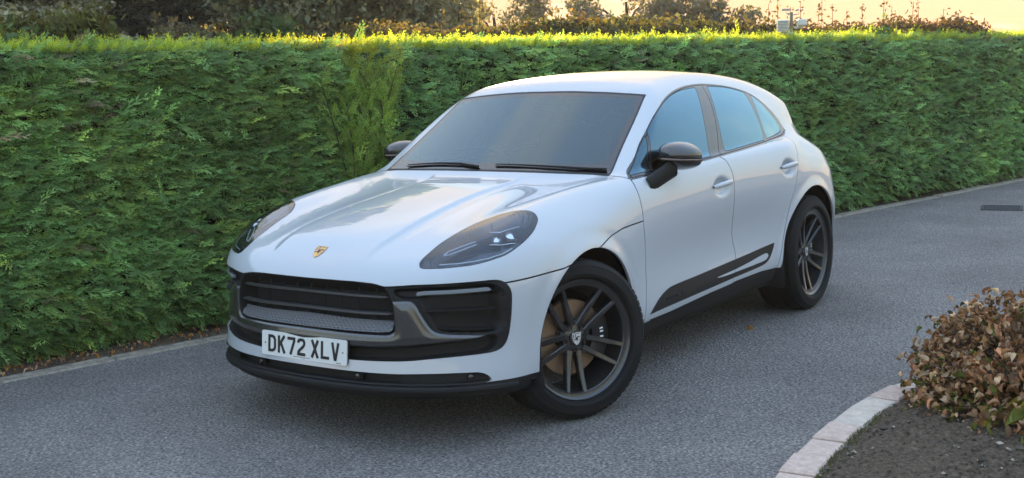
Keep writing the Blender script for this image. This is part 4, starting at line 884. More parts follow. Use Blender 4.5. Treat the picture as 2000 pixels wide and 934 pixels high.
def build_shell():
    P, Q = nets(body, (-3.96, -.048, .14), (1.06, 1.06, 1.66), .012)
    P = settle(P, 2); T = np.concatenate([Q[:, [0, 1, 2]], Q[:, [0, 2, 3]]])
    S = Shell(P, T)
    S.cut('other_half', S.V[:, 1], None)
    k = S.L != S.id('other_half'); S.T = S.T[k]; S.L = S.L[k]
    u, t = np.unique(S.T, return_inverse=True); S.V = S.V[u]; S.T = t.reshape(-1, 3)
    V = lambda: S.V
    xz = lambda: S.V[:, [0, 2]]; yz = lambda: S.V[:, [1, 2]]; cz = lambda: czp(S.V)
    side = lambda s, y=.35: np.where(S.V[:, 1] > y, s, 9.)
    front = lambda s, x=.3: np.where(S.V[:, 0] > x, s, 9.)
    body_l = ['shell']
    for cx, c_z, r in ARCH:
        q = S.V; d = np.hypot(q[:, 0]-cx, q[:, 2]-c_z)-r
        S.cut('arch', side(np.where(q[:, 2] < .95, d, 9.), .45), body_l)
    # underside and black skirt
    sx, sz = np.array(SILL)[::-1].T
    S.cut('cut_away', np.where((S.V[:, 0] < -.3) & (S.V[:, 0] > -2.6), S.V[:, 2]-.266, 9.), body_l)
    S.cut('sill', np.where((S.V[:, 0] < -.3) & (S.V[:, 0] > -2.6), S.V[:, 2]-np.interp(S.V[:, 0], sx, sz), 9.), body_l)
    S.cut('cut_away', np.where(S.V[:, 0] > .1, S.V[:, 2]-.268, 9.), body_l)
    S.cut('skirt', np.where(S.V[:, 0] > .1, S.V[:, 2]-.2935, 9.), body_l)
    S.cut('rear_skirt', np.where(S.V[:, 0] < -2.8, S.V[:, 2]-.40, 9.), body_l)
    # side windows
    dlo = smooth(DLO, 4, (0, 18, 25))
    S.cut('window_trim', side(sdf(xz(), dlo)), body_l)
    S.cut('seal', side(sdf(xz(), dlo)+.006), ['window_trim']); S.cut('window_trim', side(sdf(xz(), dlo)+.011), ['seal'])
    for n, (p, c) in GLASS.items():
        g = smooth(p, 5, c); S.cut('seal', side(sdf(xz(), g)-.004), ['window_trim', 'seal']); S.cut(n, side(sdf(xz(), g)), ['seal'])
    b = [(-1.852, 1.52), (-1.80, 1.40), (-1.70, 1.24), (-1.60, 1.10), (-1.585, 1.02), (-.2, 1.02), (-.2, 1.52)]
    S.band('seal', lambda: side(sdf(xz(), b)), .003, ['window_trim'])
    # windscreen, rear window
    ws = lambda s: np.where((S.V[:, 0] > -1.35) & (S.V[:, 2] > 1.03), s, 9.)
    w = smooth(WS, 4, (0, 4, 7, 11, 12)); S.cut('windscreen_seal', ws(sdf(yz(), w)), body_l); S.cut('windscreen', ws(sdf(yz(), w)+.009), ['windscreen_seal'])
    S.cut('windscreen_band', ws(-sdf(yz(), smooth(WSIN, 4, (0, 12, 13)))), ['windscreen'])
    rw = smooth([(-.2, 1.33), (.40, 1.325), (.52, 1.29), (.60, 1.12), (.55, 1.07), (-.2, 1.06)], 4, (0, 5))
    S.cut('rear_window', np.where(S.V[:, 0] < -3.3, sdf(yz(), rw), 9.), body_l)
    tl = smooth([(-.2, .955), (.5, .955), (.80, .965), (.9, .95), (.9, .87), (.72, .87), (.5, .925), (-.2, .93)], 4, (0, 7))
    S.cut('tail_light', np.where(S.V[:, 0] < -3.25, sdf(yz(), tl), 9.), body_l)
    # nose openings, headlamps
    mk = smooth(MASK, 5, (0, 23)); S.cut('mask', front(sdf(yz(), mk)), body_l)
    S.cut('low_hole', front(sdf(yz(), smooth(LOWER, 5, (0, 14)))), body_l+['skirt'])
    lm = smooth(LAMP, 4); s_ = lambda s: np.where((S.V[:, 1] > .3) & (S.V[:, 0] > -.2), s, 9.)
    S.cut('lamp_gap', s_(sdf(cz(), lm)-.003), body_l); S.cut('lamp_cover', s_(sdf(cz(), lm)), ['lamp_gap'])
    # panels and shut lines
    gap = .0034
    hood = [(-.40, 1.3), (-.566, 1.072), (-.600, 1.051)]+GAPF[1:4]+[(-.590, .846), (-.474, .841), (-.38, .835), (-.278, .817), (-.05, .76), (.19, .728), (.33, .722), (.5, .711), (1.2, .70), (1.2, 1.3)]
    S.band('gap', lambda: sdf(xz(), hood), gap, body_l); S.cut('bonnet', sdf(xz(), hood), body_l)
    fd = GAPF+[SILL[1], SILL[2], (-1.665, .352)]+GAPB[::-1]+[(-1.45, 1.18), (-.78, 1.12), (-.66, 1.068)]
    rd = GAPB+[(-1.665, .352), SILL[3], SILL[4], (-2.30, .345), (-2.342, .46), (-2.40, .63), (-2.450, .77), (-2.503, .877), (-2.549, .969), (-2.600, 1.061), (-2.640, 1.118), (-2.64, 1.2), (-1.6, 1.2)]
    for n, p in (('front_door', fd), ('rear_door', rd)):
        S.band('gap', lambda: side(sdf(xz(), p), .5), gap, body_l)
    for n, p in (('front_door', fd), ('rear_door', rd)): S.cut(n, side(sdf(xz(), p), .5), body_l)
    bl = smooth(BLADE, 4, (0, 8)); S.cut('seal', side(sdf(xz(), bl)), ['front_door', 'rear_door']); S.cut('side_blade', side(sdf(xz(), bl)+.003), ['seal'])
    S.cut('blade_highlight', side(sdf(xz(), smooth(HIGHLIGHT, 4))), ['side_blade'])
    S.cut('front_bumper', np.where(S.V[:, 0] > .0, -1., 9.), body_l)
    S.cut('front_wing', np.where((S.V[:, 0] > -.65) & (S.V[:, 2] < .86) & (S.V[:, 1] > .5), -1., 9.), body_l)
    S.V = settle(S.V, 1)
    S.V[np.abs(S.V[:, 1]) < 1e-4, 1] = 0
    S.N = nrm(S.V); S.N[S.V[:, 1] == 0, 1] = 0
    return S
def mirror_join(V, T, N):
    n = len(V); return np.concatenate([V, V*[1, -1, 1]]), np.concatenate([T, T[:, ::-1]+n]), np.concatenate([N, N*[1, -1, 1]])
def weld_join(V, T, N):
    """mirror across the centre plane, sharing the vertices that lie on it"""
    n = len(V); on = V[:, 1] == 0; idx = np.arange(n)+n; idx[on] = np.where(on)[0]
    used = np.concatenate([np.arange(n), np.where(~on)[0]+n]); mp = -np.ones(2*n, int); mp[used] = np.arange(len(used))
    VV = np.concatenate([V, V*[1, -1, 1]])[used]; NN = np.concatenate([N, N*[1, -1, 1]])[used]
    return VV, np.concatenate([T, mp[idx[T[:, ::-1]]]]), NN
def both(name, V, T, N, m, parent=car, label=None, labelR=None):
    a = mobj(name, V, T, M[m], parent, True, N, label=label); b = mobj(name, V*[1, -1, 1], np.asarray(T)[:, ::-1], M[m], parent, True, N*[1, -1, 1], label=labelR or label)
    return a, b

def rim_edges(V, T):
    E = np.concatenate([T[:, [0, 1]], T[:, [1, 2]], T[:, [2, 0]]]); k = np.sort(E, 1)
    u, inv, c = np.unique(k, axis=0, return_inverse=True, return_counts=True); inv = inv.ravel()
    return E[c[inv] == 1]
S = build_shell()
def part(*n):
    u, t = S.get(*n); return S.V[u], t, S.N[u]
def thick(V, T, N, d=.014, off=None, sel=None):
    """give a panel its folded-in edge"""
    E = rim_edges(V, T); E = E[~((V[E[:, 0], 1] == 0) & (V[E[:, 1], 1] == 0))]
    if sel is not None: E = E[sel(V[E[:, 0]])]
    if not len(E): return V, T, N
    u, inv = np.unique(E, return_inverse=True); inv = inv.reshape(-1, 2); n = len(V)
    inn = V[u]-(N[u]*d if off is None else np.broadcast_to(np.array(off), (len(u), 3)))
    c = np.zeros_like(V); cnt = np.zeros(len(V))
    A = V[u]; side_n = N[u]
    V2 = np.concatenate([V, A, inn]); N2 = np.concatenate([N, side_n, side_n]); o1 = n; o2 = n+len(u)
    a, b = inv[:, 0], inv[:, 1]
    T2 = np.concatenate([T, np.c_[b+o1, a+o1, a+o2], np.c_[b+o1, a+o2, b+o2]])
    # facing of the folded edge: outwards from the panel rim
    e = V[E[:, 1]]-V[E[:, 0]]; fn_ = np.cross(e, N[E[:, 0]]); acc = np.zeros((len(u), 3)); np.add.at(acc, a, fn_); np.add.at(acc, b, fn_)
    acc /= np.linalg.norm(acc, axis=1, keepdims=True)+1e-9; N2[o1:o2] = acc; N2[o2:] = acc
    return V2, T2, N2
def central(name, m, *labels, d=.012, parent=car, off=None, sel=None):
    V, T, N = part(*labels); V, T, N = thick(V, T, N, d, off, sel)
    V, T, N = weld_join(V, T, N); return mobj(name, V, T, M[m], parent, True, N)
def paired(name, m, *labels, d=.012, parent=car):
    V, T, N = part(*labels)
    if d: V, T, N = thick(V, T, N, d)
    return both(name, V, T, N, m, parent)
shell_o = central('body_shell', 'paint', 'shell')
bonnet_o = central('bonnet', 'paint', 'bonnet')
bumper_o = central('front_bumper', 'paint', 'front_bumper', d=.03)
paired('front_wing', 'paint', 'front_wing')
fdoor = paired('front_door', 'paint', 'front_door'); rdoor = paired('rear_door', 'paint', 'rear_door')
paired('sill', 'plastic', 'sill', d=0); central('lower_skirt', 'plastic', 'skirt', d=.03); central('rear_skirt', 'plastic', 'rear_skirt', d=.03)
paired('window_trim', 'gloss', 'window_trim', d=0); paired('window_seal', 'seal', 'seal', d=0)
for n in GLASS: paired(n, 'glass_s', n, d=0)
ws_o = central('windscreen', 'glass_w', 'windscreen', d=0); central('windscreen_seal', 'seal', 'windscreen_seal', 'lamp_gap', d=0); 
b_ = central('windscreen_band', 'gloss', 'windscreen_band', d=0); b_.parent = ws_o
central('rear_window', 'glass_s', 'rear_window', d=0); central('tail_light', 'red', 'tail_light', d=0)
blades = paired('side_blade', 'plastic', 'side_blade', d=0)
V, T, N = part('blade_highlight'); V = V+N*.004; V, T, N = thick(V, T, N, .004)  # body-coloured strip standing in for the tapering gloss highlight on the blade
i_ = both('blade_highlight', V, T, N, 'paint'); i_[0].parent = blades[0]; i_[1].parent = blades[1]
# dark inner skin seen in the shut lines
def inner_skin():
    P, Q = nets(body, (-3.96, -.072, .14), (1.06, 1.08, 1.68), .036); P = settle(P, 2); N = nrm(P); T = np.concatenate([Q[:, [0, 1, 2]], Q[:, [0, 2, 3]]])
    c = P[T].mean(1); rad = lambda p: sdf(c[:, [0, 2]], p); e = .02
    bad = (c[:, 1] < -.04) | ((sdf(c[:, [0, 2]], smooth(DLO, 4)) < e) & (c[:, 1] > .35)) | ((sdf(c[:, 1:], smooth(WS, 4)) < e) & (c[:, 0] > -1.35) & (c[:, 2] > 1.03)) | ((sdf(c[:, 1:], smooth(MASK, 4)) < e) & (c[:, 0] > .3)) | ((sdf(c[:, 1:], smooth(LOWER, 4)) < e) & (c[:, 0] > .3)) | ((sdf(czp(c), smooth(LAMP, 4)) < 0) & (c[:, 1] > .3) & (c[:, 0] > -.2)) | ((c[:, 0] < -3.3) & (c[:, 2] > 1.0))
    for cx, c_z, r in ARCH: bad |= (np.hypot(c[:, 0]-cx, c[:, 2]-c_z) < r+.03) & (c[:, 1] > .4)
    T = T[~bad]; u, t = np.unique(T, return_inverse=True); V = (P-N*.018)[u]; t = t.reshape(-1, 3)
    V2, T2, N2 = mirror_join(V, t, N[u]); mobj('inner_skin', V2, T2, M['soft'], car, True, N2)
inner_skin()

# ------------------------------------------------------------------ the nose between bonnet and bumper
def nose_grid(y0, y1, z0, z1, h):
    ny = int((y1-y0)/h)+1; nz_ = int((z1-z0)/h)+1; Y, Z = np.meshgrid(np.linspace(y0, y1, ny), np.linspace(z0, z1, nz_), indexing='ij')
    q = np.c_[Y.ravel(), Z.ravel()]; P = onbody('yz', q, 45); N = nrm(P); return q, P, N, ny, nz_
def gridtri(ny, nz_):
    I = np.arange(ny*nz_).reshape(ny, nz_); a, b, c, d = I[:-1, :-1].ravel(), I[1:, :-1].ravel(), I[1:, 1:].ravel(), I[:-1, 1:].ravel()
    return np.concatenate([np.c_[a, b, c], np.c_[a, c, d]])
def build_nose():
    q, P, N, ny, nz_ = nose_grid(0, .868, .384, .740, .0042)
    sg = lambda p, c=(): sdf(q, smooth(p, 5, c))
    dm, dg, dgr, dl, dt, ds = sg(MASK, (0, 23)), sg(GRILLE, (0, 14)), sg(GRAPHITE, (0, 8, 13, 14, 15, 16)), sg(LOUVRE), sg(TOPSLOT), sg(SLOT, (0, 16))
    D = np.full(len(q), .010)
    D += .020*sst(.0, -.02, dm)*0
    # outer frame stands a little proud, rounded
    fr = sst(.800, .842, q[:, 0]); D -= fr*.014*np.clip(1-((q[:, 0]-.845)/.03)**2, 0, 1)
    D = np.where(dt < .006, np.maximum(D, .010+.028*sst(.004, -.004, dt)), D)
    ramp = np.clip((q[:, 0]-.575)/.22, 0, 1)
    D = np.where(dl < .02, np.maximum(D, .010+(.020+.030*ramp)*sst(.018, -.010, dl)), D)
    D = np.where(dgr < .012, np.minimum(D, .010-.010*sst(.004, -.010, dgr)-.006*sst(-.01, -.04, dgr)), D)
    D = np.where(ds < .006, np.maximum(D, .010+.045*sst(.004, -.004, ds)), D)
    D = np.where(dg < .006, np.maximum(D, .010+.085*sst(.004, -.005, dg)), D)
    D = D*sst(.001, -.004, dm)+.001
    X = P-N*D[:, None]; T = gridtri(ny, nz_)
    # normals from the displaced sheet
    G = X.reshape(ny, nz_, 3); gu = np.gradient(G, axis=0); gv = np.gradient(G, axis=1); n = np.cross(gu, gv); n = (n/np.linalg.norm(n, axis=-1, keepdims=True)).reshape(-1, 3)
    n[n[:, 0]*N[:, 0]+n[:, 1]*N[:, 1]+n[:, 2]*N[:, 2] < 0] *= -1
    n[q[:, 0] == 0, 1] = 0; n /= np.linalg.norm(n, axis=1, keepdims=True); X[q[:, 0] == 0, 1] = 0
    sh = Shell(X, T); base = n
    def vals(f): return f
    # carry the per-vertex fields through the cuts by appending them as extra coordinates
    ext = np.concatenate([X, n, dm[:, None], dg[:, None], dgr[:, None], ds[:, None], dl[:, None], dt[:, None]], 1); sh.V = ext
    sh.cut('out', -sh.V[:, 6]-.001); sh.cut('panel', sh.V[:, 8], ['shell']); sh.cut('hole', sh.V[:, 7]-.001, ['shell', 'panel']); sh.cut('hole', sh.V[:, 9]-.001, ['shell'])
    if 0: sh.cut('gloss', np.where(sh.V[:, 11] < .012, sh.V[:, 11]-.010, 9.), ['shell'])
    def take(*nm):
        u, t = sh.get(*nm); v = sh.V[u]; nn = v[:, 3:6]/np.linalg.norm(v[:, 3:6], axis=1, keepdims=True); return v[:, :3].copy(), t, nn
    for nm, m, lab in (('intake_surround', 'plastic', ('shell',)), ('front_apron', 'graphite', ('panel',)), ('grille_void', 'soft', ('hole',))):
        V, T, N_ = take(*lab)
        if len(T) == 0: continue
        V[np.abs(V[:, 1]) < 1e-6, 1] = 0
        V, T, N_ = weld_join(V, T, N_); mobj(nm, V, T, M[m], car, True, N_)
build_nose()
def strip_on(q, w, d, m, name, parent=car, out=.0, mirror=True, kind='yz', n=40, cap=.25):
    """a bar of height w and depth d following a line on the nose"""
    q = np.array(q, float); s = np.r_[0, np.cumsum(np.linalg.norm(np.diff(q, axis=0), axis=1))]; t = np.linspace(0, s[-1], n)
    qq = np.c_[np.interp(t, s, q[:, 0]), np.interp(t, s, q[:, 1])]
    P = onbody(kind, qq); N = nrm(P)
    e = np.minimum(np.minimum(t, s[-1]-t)/(w*cap+1e-6), 1)**.5
    up = np.array([0, 0, 1.]); prof = np.array([(-.5, -1), (-.5, -.25), (-.3, 0), (.3, 0), (.5, -.25), (.5, -1)])
    G = np.stack([P+N*(out+a[1]*d)[..., None]+up*(a[0]*w*e)[:, None] for a in prof for a in [a]], 1) if False else np.stack([P+N*(out+b*d)+up*(a*w*e)[:, None] for a, b in prof], 1)
    mb = MB(); mb.grid(G); o = recalc(mb.build(name, M[m], parent)); set_auto(o, 40)
    if mirror:
        mb2 = MB(); mb2.grid(G*[1, -1, 1]); return o, set_auto(recalc(mb2.build(name, M[m], parent)), 40)
    return o
def full(q):  # centre line to one side -> whole width
    q = np.array(q, float); return np.concatenate([q[::-1]*[-1, 1], q[1:]])
strip_on(full([(0, .679), (.15, .677), (.30, .674), (.446, .672)]), .013, .022, 'satin', 'grille_bar', out=-.018, mirror=False)
strip_on(full([(0, .603), (.15, .601), (.30, .598), (.464, .597)]), .013, .022, 'satin', 'grille_bar', out=-.018, mirror=False)
for y in (-.36, -.27, -.18, -.09, 0, .09, .18, .27, .36):
    P = onbody('yz', [(y, z) for z in np.linspace(.525, .712, 8)]); P[:, 0] -= .062; mb = MB(); mb.tube(P, .005, 4); mb.build('grille_slat', M['soft'], car)
def mesh_lip():
    # dimpled sill of the grille
    ny, nz_ = 321, 25; Y, t = np.meshgrid(np.linspace(-.466, .466, ny), np.linspace(0, 1, nz_), indexing='ij')
    zt = np.interp(np.abs(Y), [0, .12, .30, .474], [.574, .570, .565, .563]); zb = np.interp(np.abs(Y), [0, .4, .455, .466], [.517, .516, .520, .53]); Zc = zb+(zt-zb)*t
    P = onbody('yz', np.c_[Y.ravel(), Zc.ravel()], 45); N = nrm(P); D = .012+.028*t.ravel()
    row = (Zc-.515)/.0105; a = (Y/.024+(np.floor(row) % 2)*.5); dim = np.exp(-((((a+.5) % 1)-.5)/.30)**2*1.0-(((row % 1)-.5)/.34)**2); D = D+.005*dim.ravel()
    mb = MB(); mb.grid((P-N*D[:, None]).reshape(ny, nz_, 3)); o = recalc(mb.build('grille_sill', M['grey'], car, True))
mesh_lip()
strip_on([(.560, .610), (.60, .612), (.709, .611), (.824, .607)], .012, .05, 'plastic', 'intake_fin', out=-.008)
strip_on([(.640, .536), (.678, .531), (.762, .522), (.822, .520)], .010, .04, 'plastic', 'intake_fin', out=-.012)
strip_on([(.566, .684), (.60, .689), (.707, .690), (.80, .691), (.812, .689)], .019, .02, 'drl', 'running_light', out=-.006)
# lower intake: back, sensor panels, sensors
def low_intake():
    q, P, N, ny, nz_ = nose_grid(0, .83, .272, .356, .006); X = P-N*.045; X[q[:, 0] == 0, 1] = 0
    V, T, N2 = weld_join(X, gridtri(ny, nz_), N); mobj('lower_intake', V, T, M['soft'], car, True, N2)
    q, P, N, ny, nz_ = nose_grid(.50, .806, .300, .341, .006); X = P-N*.014; both('sensor_panel', X, gridtri(ny, nz_), N, 'plastic')
    for s in (-1, 1):
        for y, z in ((.30, .323), (.755, .322)):
            p = onbody('yz', [(y, z)])[0]; n = nrm(p[None])[0]; p = p-n*(.010 if y > .5 else .022)
            if y < .5:
                mb = MB(); mb.box((0, 0, 0), (.03, .042, .030), bev=.004); o = mb.build('sensor_bracket', M['plastic'], car); o.location = (p[0]-.008, s*p[1], p[2])
            mb = MB(); mb.lathe([(0, .006), (.009, .006), (.012, .004), (.013, 0), (.013, -.01)], 20); o = set_auto(recalc(mb.build('parking_sensor', M['gloss'], car)))
            d = Vector((n[0], s*n[1], n[2])); o.rotation_euler = d.to_track_quat('Y', 'Z').to_euler(); o.location = (p[0]+n[0]*.008, s*(p[1]+n[1]*.008), p[2])
low_intake()
def splitter():
    ys = np.linspace(0, .872, 50); ys = np.r_[ys[:-1], .872]
    P = onbody('yz', np.c_[ys, np.full(50, .272)]); N = nrm(P); N[:, 2] = 0; N /= np.linalg.norm(N, axis=1, keepdims=True)
    drop = np.interp(ys, [0, .5, .8, .872], [0, 0, -.003, -.006])
    prof = [(-.03, .302), (-.004, .300), (.001, .294), (-.006, .290), (.000, .286), (.007, .277), (.008, .266), (.003, .257), (-.02, .252), (-.08, .244), (-.3, .235)]
    G = np.stack([np.c_[P[:, 0]+N[:, 0]*a, P[:, 1]+N[:, 1]*a, b+drop] for a, b in prof], 1)
    H_ = np.concatenate([(G[::-1]*[1, -1, 1])[:-1], G]); mb = MB(); mb.grid(H_); set_auto(recalc(mb.build('front_lip', M['plastic'], car)), 30)
splitter()

# ------------------------------------------------------------------ headlamps
def headlamps():
    V, T, N = part('lamp_cover'); a, b = both('headlight', V, T, N, 'glass_l')
    d = -sdf(czp(V), smooth(LAMP, 4)); D = .004+.05*sst(0, .035, d)
    back = V-N*D[:, None]
    gN = N
    x, y = both('lamp_housing', back, T, gN, 'lampback'); x.parent = a; y.parent = b
    def line(q, r, out, m, nm, n=30, k=6):
        q = np.array(q, float); s = np.r_[0, np.cumsum(np.linalg.norm(np.diff(q, axis=0), axis=1))]; t = np.linspace(0, s[-1], n)
        P = onbody('cz', np.c_[np.interp(t, s, q[:, 0]), np.interp(t, s, q[:, 1])]); P = P-nrm(P)*out
        for sg, par in ((1, a), (-1, b)):
            mb = MB(); mb.tube(P*[1, sg, 1], r, k); mb.build(nm, M[m], par, True)
    line([(.134, .208), (.075, .192), (.015, .172), (-.014, .151), (.011, .148), (.07, .166), (.135, .187)], .0030, .010, 'lens', 'light_guide', 40)
    line([(-.037, .097), (.045, .088), (.11, .090), (.173, .099), (.24, .120), (.29, .150)], .0032, .010, 'lens', 'light_strip', 40)
    line([(.205, .268), (.25, .256), (.345, .290)], .0026, .016, 'chrome', 'reflector_edge')
    line([(.188, .180), (.24, .172), (.31, .182)], .0026, .016, 'chrome', 'reflector_edge')
    line([(.02, .12), (.10, .140), (.20, .150)], .004, .03, 'gloss', 'lamp_fin')
    for u, v, w, h in ((.225, .215, .05, .05), (.295, .235, .06, .06)):
        P = onbody('cz', [(u, v)])[0]; n = nrm(P[None])[0]; c = P-n*.034
        for sg, par in ((1, a), (-1, b)):
            nn = Vector((n[0], n[1]*sg, n[2])); R = nn.to_track_quat('Z', 'Y').to_matrix()
            mb = MB(); mb.box((0, 0, 0), (w, h, .03), bev=.006); o = mb.build('lamp_module', M['gloss'], par); o.matrix_world = Matrix.Translation((c[0], c[1]*sg, c[2]))@R.to_4x4()
            mb = MB(); th = np.arange(20)*math.pi/10
            mb.grid(np.array([[(math.cos(t)*r*w*.4, math.sin(t)*r*h*.42, .015+.010*(1-r*r)) for t in th] for r in (.02, .4, .75, 1)]), closev=True)
            o = recalc(mb.build('lamp_lens', M['chrome'], par, True)); o.matrix_world = Matrix.Translation((c[0], c[1]*sg, c[2]))@R.to_4x4()
headlamps()

# ------------------------------------------------------------------ number plate
STROKES = {
 'D': [[(7, 7), (7, 72), (27, 72), (38, 67), (43, 57), (43, 22), (38, 12), (27, 7), (7, 7)]],
 'K': [[(7, 0), (7, 79)], [(42, 79), (9, 35)], [(20, 46), (43, 0)]],
 '7': [[(0, 72), (42, 72), (42, 62), (19, 0)]],
 '2': [[(7, 57), (7, 63), (12, 70), (20, 72), (31, 72), (39, 69), (43, 61), (43, 53), (38, 44), (12, 22), (7, 14), (7, 7), (50, 7)]],
 'X': [[(7, 79), (43, 0)], [(43, 79), (7, 0)]],
 'L': [[(7, 79), (7, 7), (50, 7)]],
 'V': [[(7, 79), (23, 6), (27, 6), (43, 79)]]}
def strokes(mb, ch, x0, y0, R, o, w=.0135, d=.0012):
    for li, ln in enumerate(STROKES[ch]):
        p = np.array(ln, float)*.001+[x0, y0]; closed = np.allclose(p[0], p[-1])
        if closed: p = p[:-1]
        n = len(p); L_, R_ = [], []
        for i in range(n):
            a = p[i]-p[i-1] if (i > 0 or closed) else p[1]-p[0]; b = p[(i+1) % n]-p[i] if (i < n-1 or closed) else a
            a = a/np.linalg.norm(a); b = b/np.linalg.norm(b); na = np.array([-a[1], a[0]]); nb = np.array([-b[1], b[0]]); m = (na+nb)/(1+na@nb)
            if np.linalg.norm(m) > 1.6: m = m/np.linalg.norm(m)*1.6
            L_.append(p[i]+m*w/2); R_.append(p[i]-m*w/2)
        for i in range(n if closed else n-1):
            j = (i+1) % n; mb.prism([R_[i], R_[j], L_[j], L_[i]], d+.0001*li, R, o)
def plate():
    c = np.array([.889, 0, .4215]); tilt = .106; ax = np.array([0, 1., 0]); up = np.array([-math.sin(tilt), 0, math.cos(tilt)]); n = np.cross(ax, up); R = np.stack([ax, up, n], 1)
    mb = MB(); r = .010; pts = []
    for cx, cy, a0 in ((.25, .0455, 0), (-.25, .0455, 90), (-.25, -.0455, 180), (.25, -.0455, 270)):
        for k in range(5): t = math.radians(a0+k*22.5); pts.append((cx+r*math.cos(t), cy+r*math.sin(t)))
    mb.prism(pts, .006, R, c-n*.006); p = recalc(mb.build('number_plate', M['platew'], car))
    mb = MB(); mb.prism(np.array(pts)*[.995, .96], .016, R, c-n*.023); mb.build('plate_holder', M['plastic'], p)
    x = -.5*(4*.05+3*.011+.033+3*.05+2*.011)
    for k, ch in enumerate('DK72XLV'):
        if k == 4: x += .022
        mb = MB(); strokes(mb, ch, x, -.0395, R, c+n*.0002); recalc(mb.build('plate_letter', M['plateb'], p)); x += .061
    mb = MB()
    for sx in (-1, 1): mb.prism([(sx*.238+.004*math.cos(t), .004*math.sin(t)) for t in np.arange(10)*.628], .001, R, c)
    mb.build('plate_screw', M['satin'], p)
    mb = MB(); mb.prism([(-.06, -.0475), (.04, -.0475), (.04, -.0455), (-.06, -.0455)], .0006, R, c); mb.prism([(.20, -.050), (.228, -.050), (.228, -.0475), (.20, -.0475)], .0006, R, c); mb.build('plate_print', M['plateb'], p)
plate()
SHIELD = [(-.5, .62), (-.25, .58), (0, .64), (.25, .58), (.5, .62), (.49, .15), (.42, -.2), (.26, -.46), (0, -.66), (-.26, -.46), (-.42, -.2), (-.49, .15)]
def crest(mb_parent, place, s, base='gold', name='badge'):
    """shield with quartered field and a small inner shield; place(q2d, h) -> 3D"""
    def lay(poly, h, m, nm, par):
        poly = np.array(poly)*s; mb = MB(); n = len(poly); lo = place(poly, h-.0012); hi = place(poly, h)
        from mathutils.geometry import tessellate_polygon
        tri = tessellate_polygon([[Vector((a, b, 0)) for a, b in poly]])
        mb.add(np.concatenate([lo, hi]), [(i, (i+1) % n, (i+1) % n+n, i+n) for i in range(n)], [(a+n, b+n, c+n) for a, b, c in tri]); return recalc(mb.build(nm, M[m], par))
    o = lay(SHIELD, .0030, base, name, mb_parent); d = .0038
    q1, q2 = ('crest_red', 'crest_black') if base == 'gold' else ('crest_black', 'crest_black')
    for i in range(2): lay([(-.42+.13*i*2, .42), (-.34+.13*i*2, .42), (-.34+.13*i*2, .10), (-.42+.13*i*2, .10)], d, q1, 'badge_field', o)
    for i in range(2): lay([(.10+.13*i*2-.02, -.04), (.18+.13*i*2-.06, -.04), (.16+.11*i*2-.06, -.34+.12*i), (.10+.10*i*2-.02, -.36+.12*i)], d, q1, 'badge_field', o)
    lay([(.06, .12), (.40, .12), (.40, .22), (.06, .22)], d, q2, 'badge_field', o); lay([(-.38, -.12), (-.06, -.12), (-.06, -.04), (-.40, -.04)], d, q2, 'badge_field', o)
    lay([(-.13, .14), (.13, .14), (.12, -.05), (0, -.20), (-.12, -.05)], d+.0006, q2, 'badge_shield', o)
    lay([(-.36, .48), (.36, .48), (.36, .53), (-.36, .53)], d, q2, 'badge_field', o)
    return o
def on_bonnet(q, h):
    x = .752-q[:, 1]*.0; P = onbody('xy', np.c_[.750-q[:, 1]*.80, q[:, 0]]); return P+nrm(P)*h
crest(car, on_bonnet, .060)

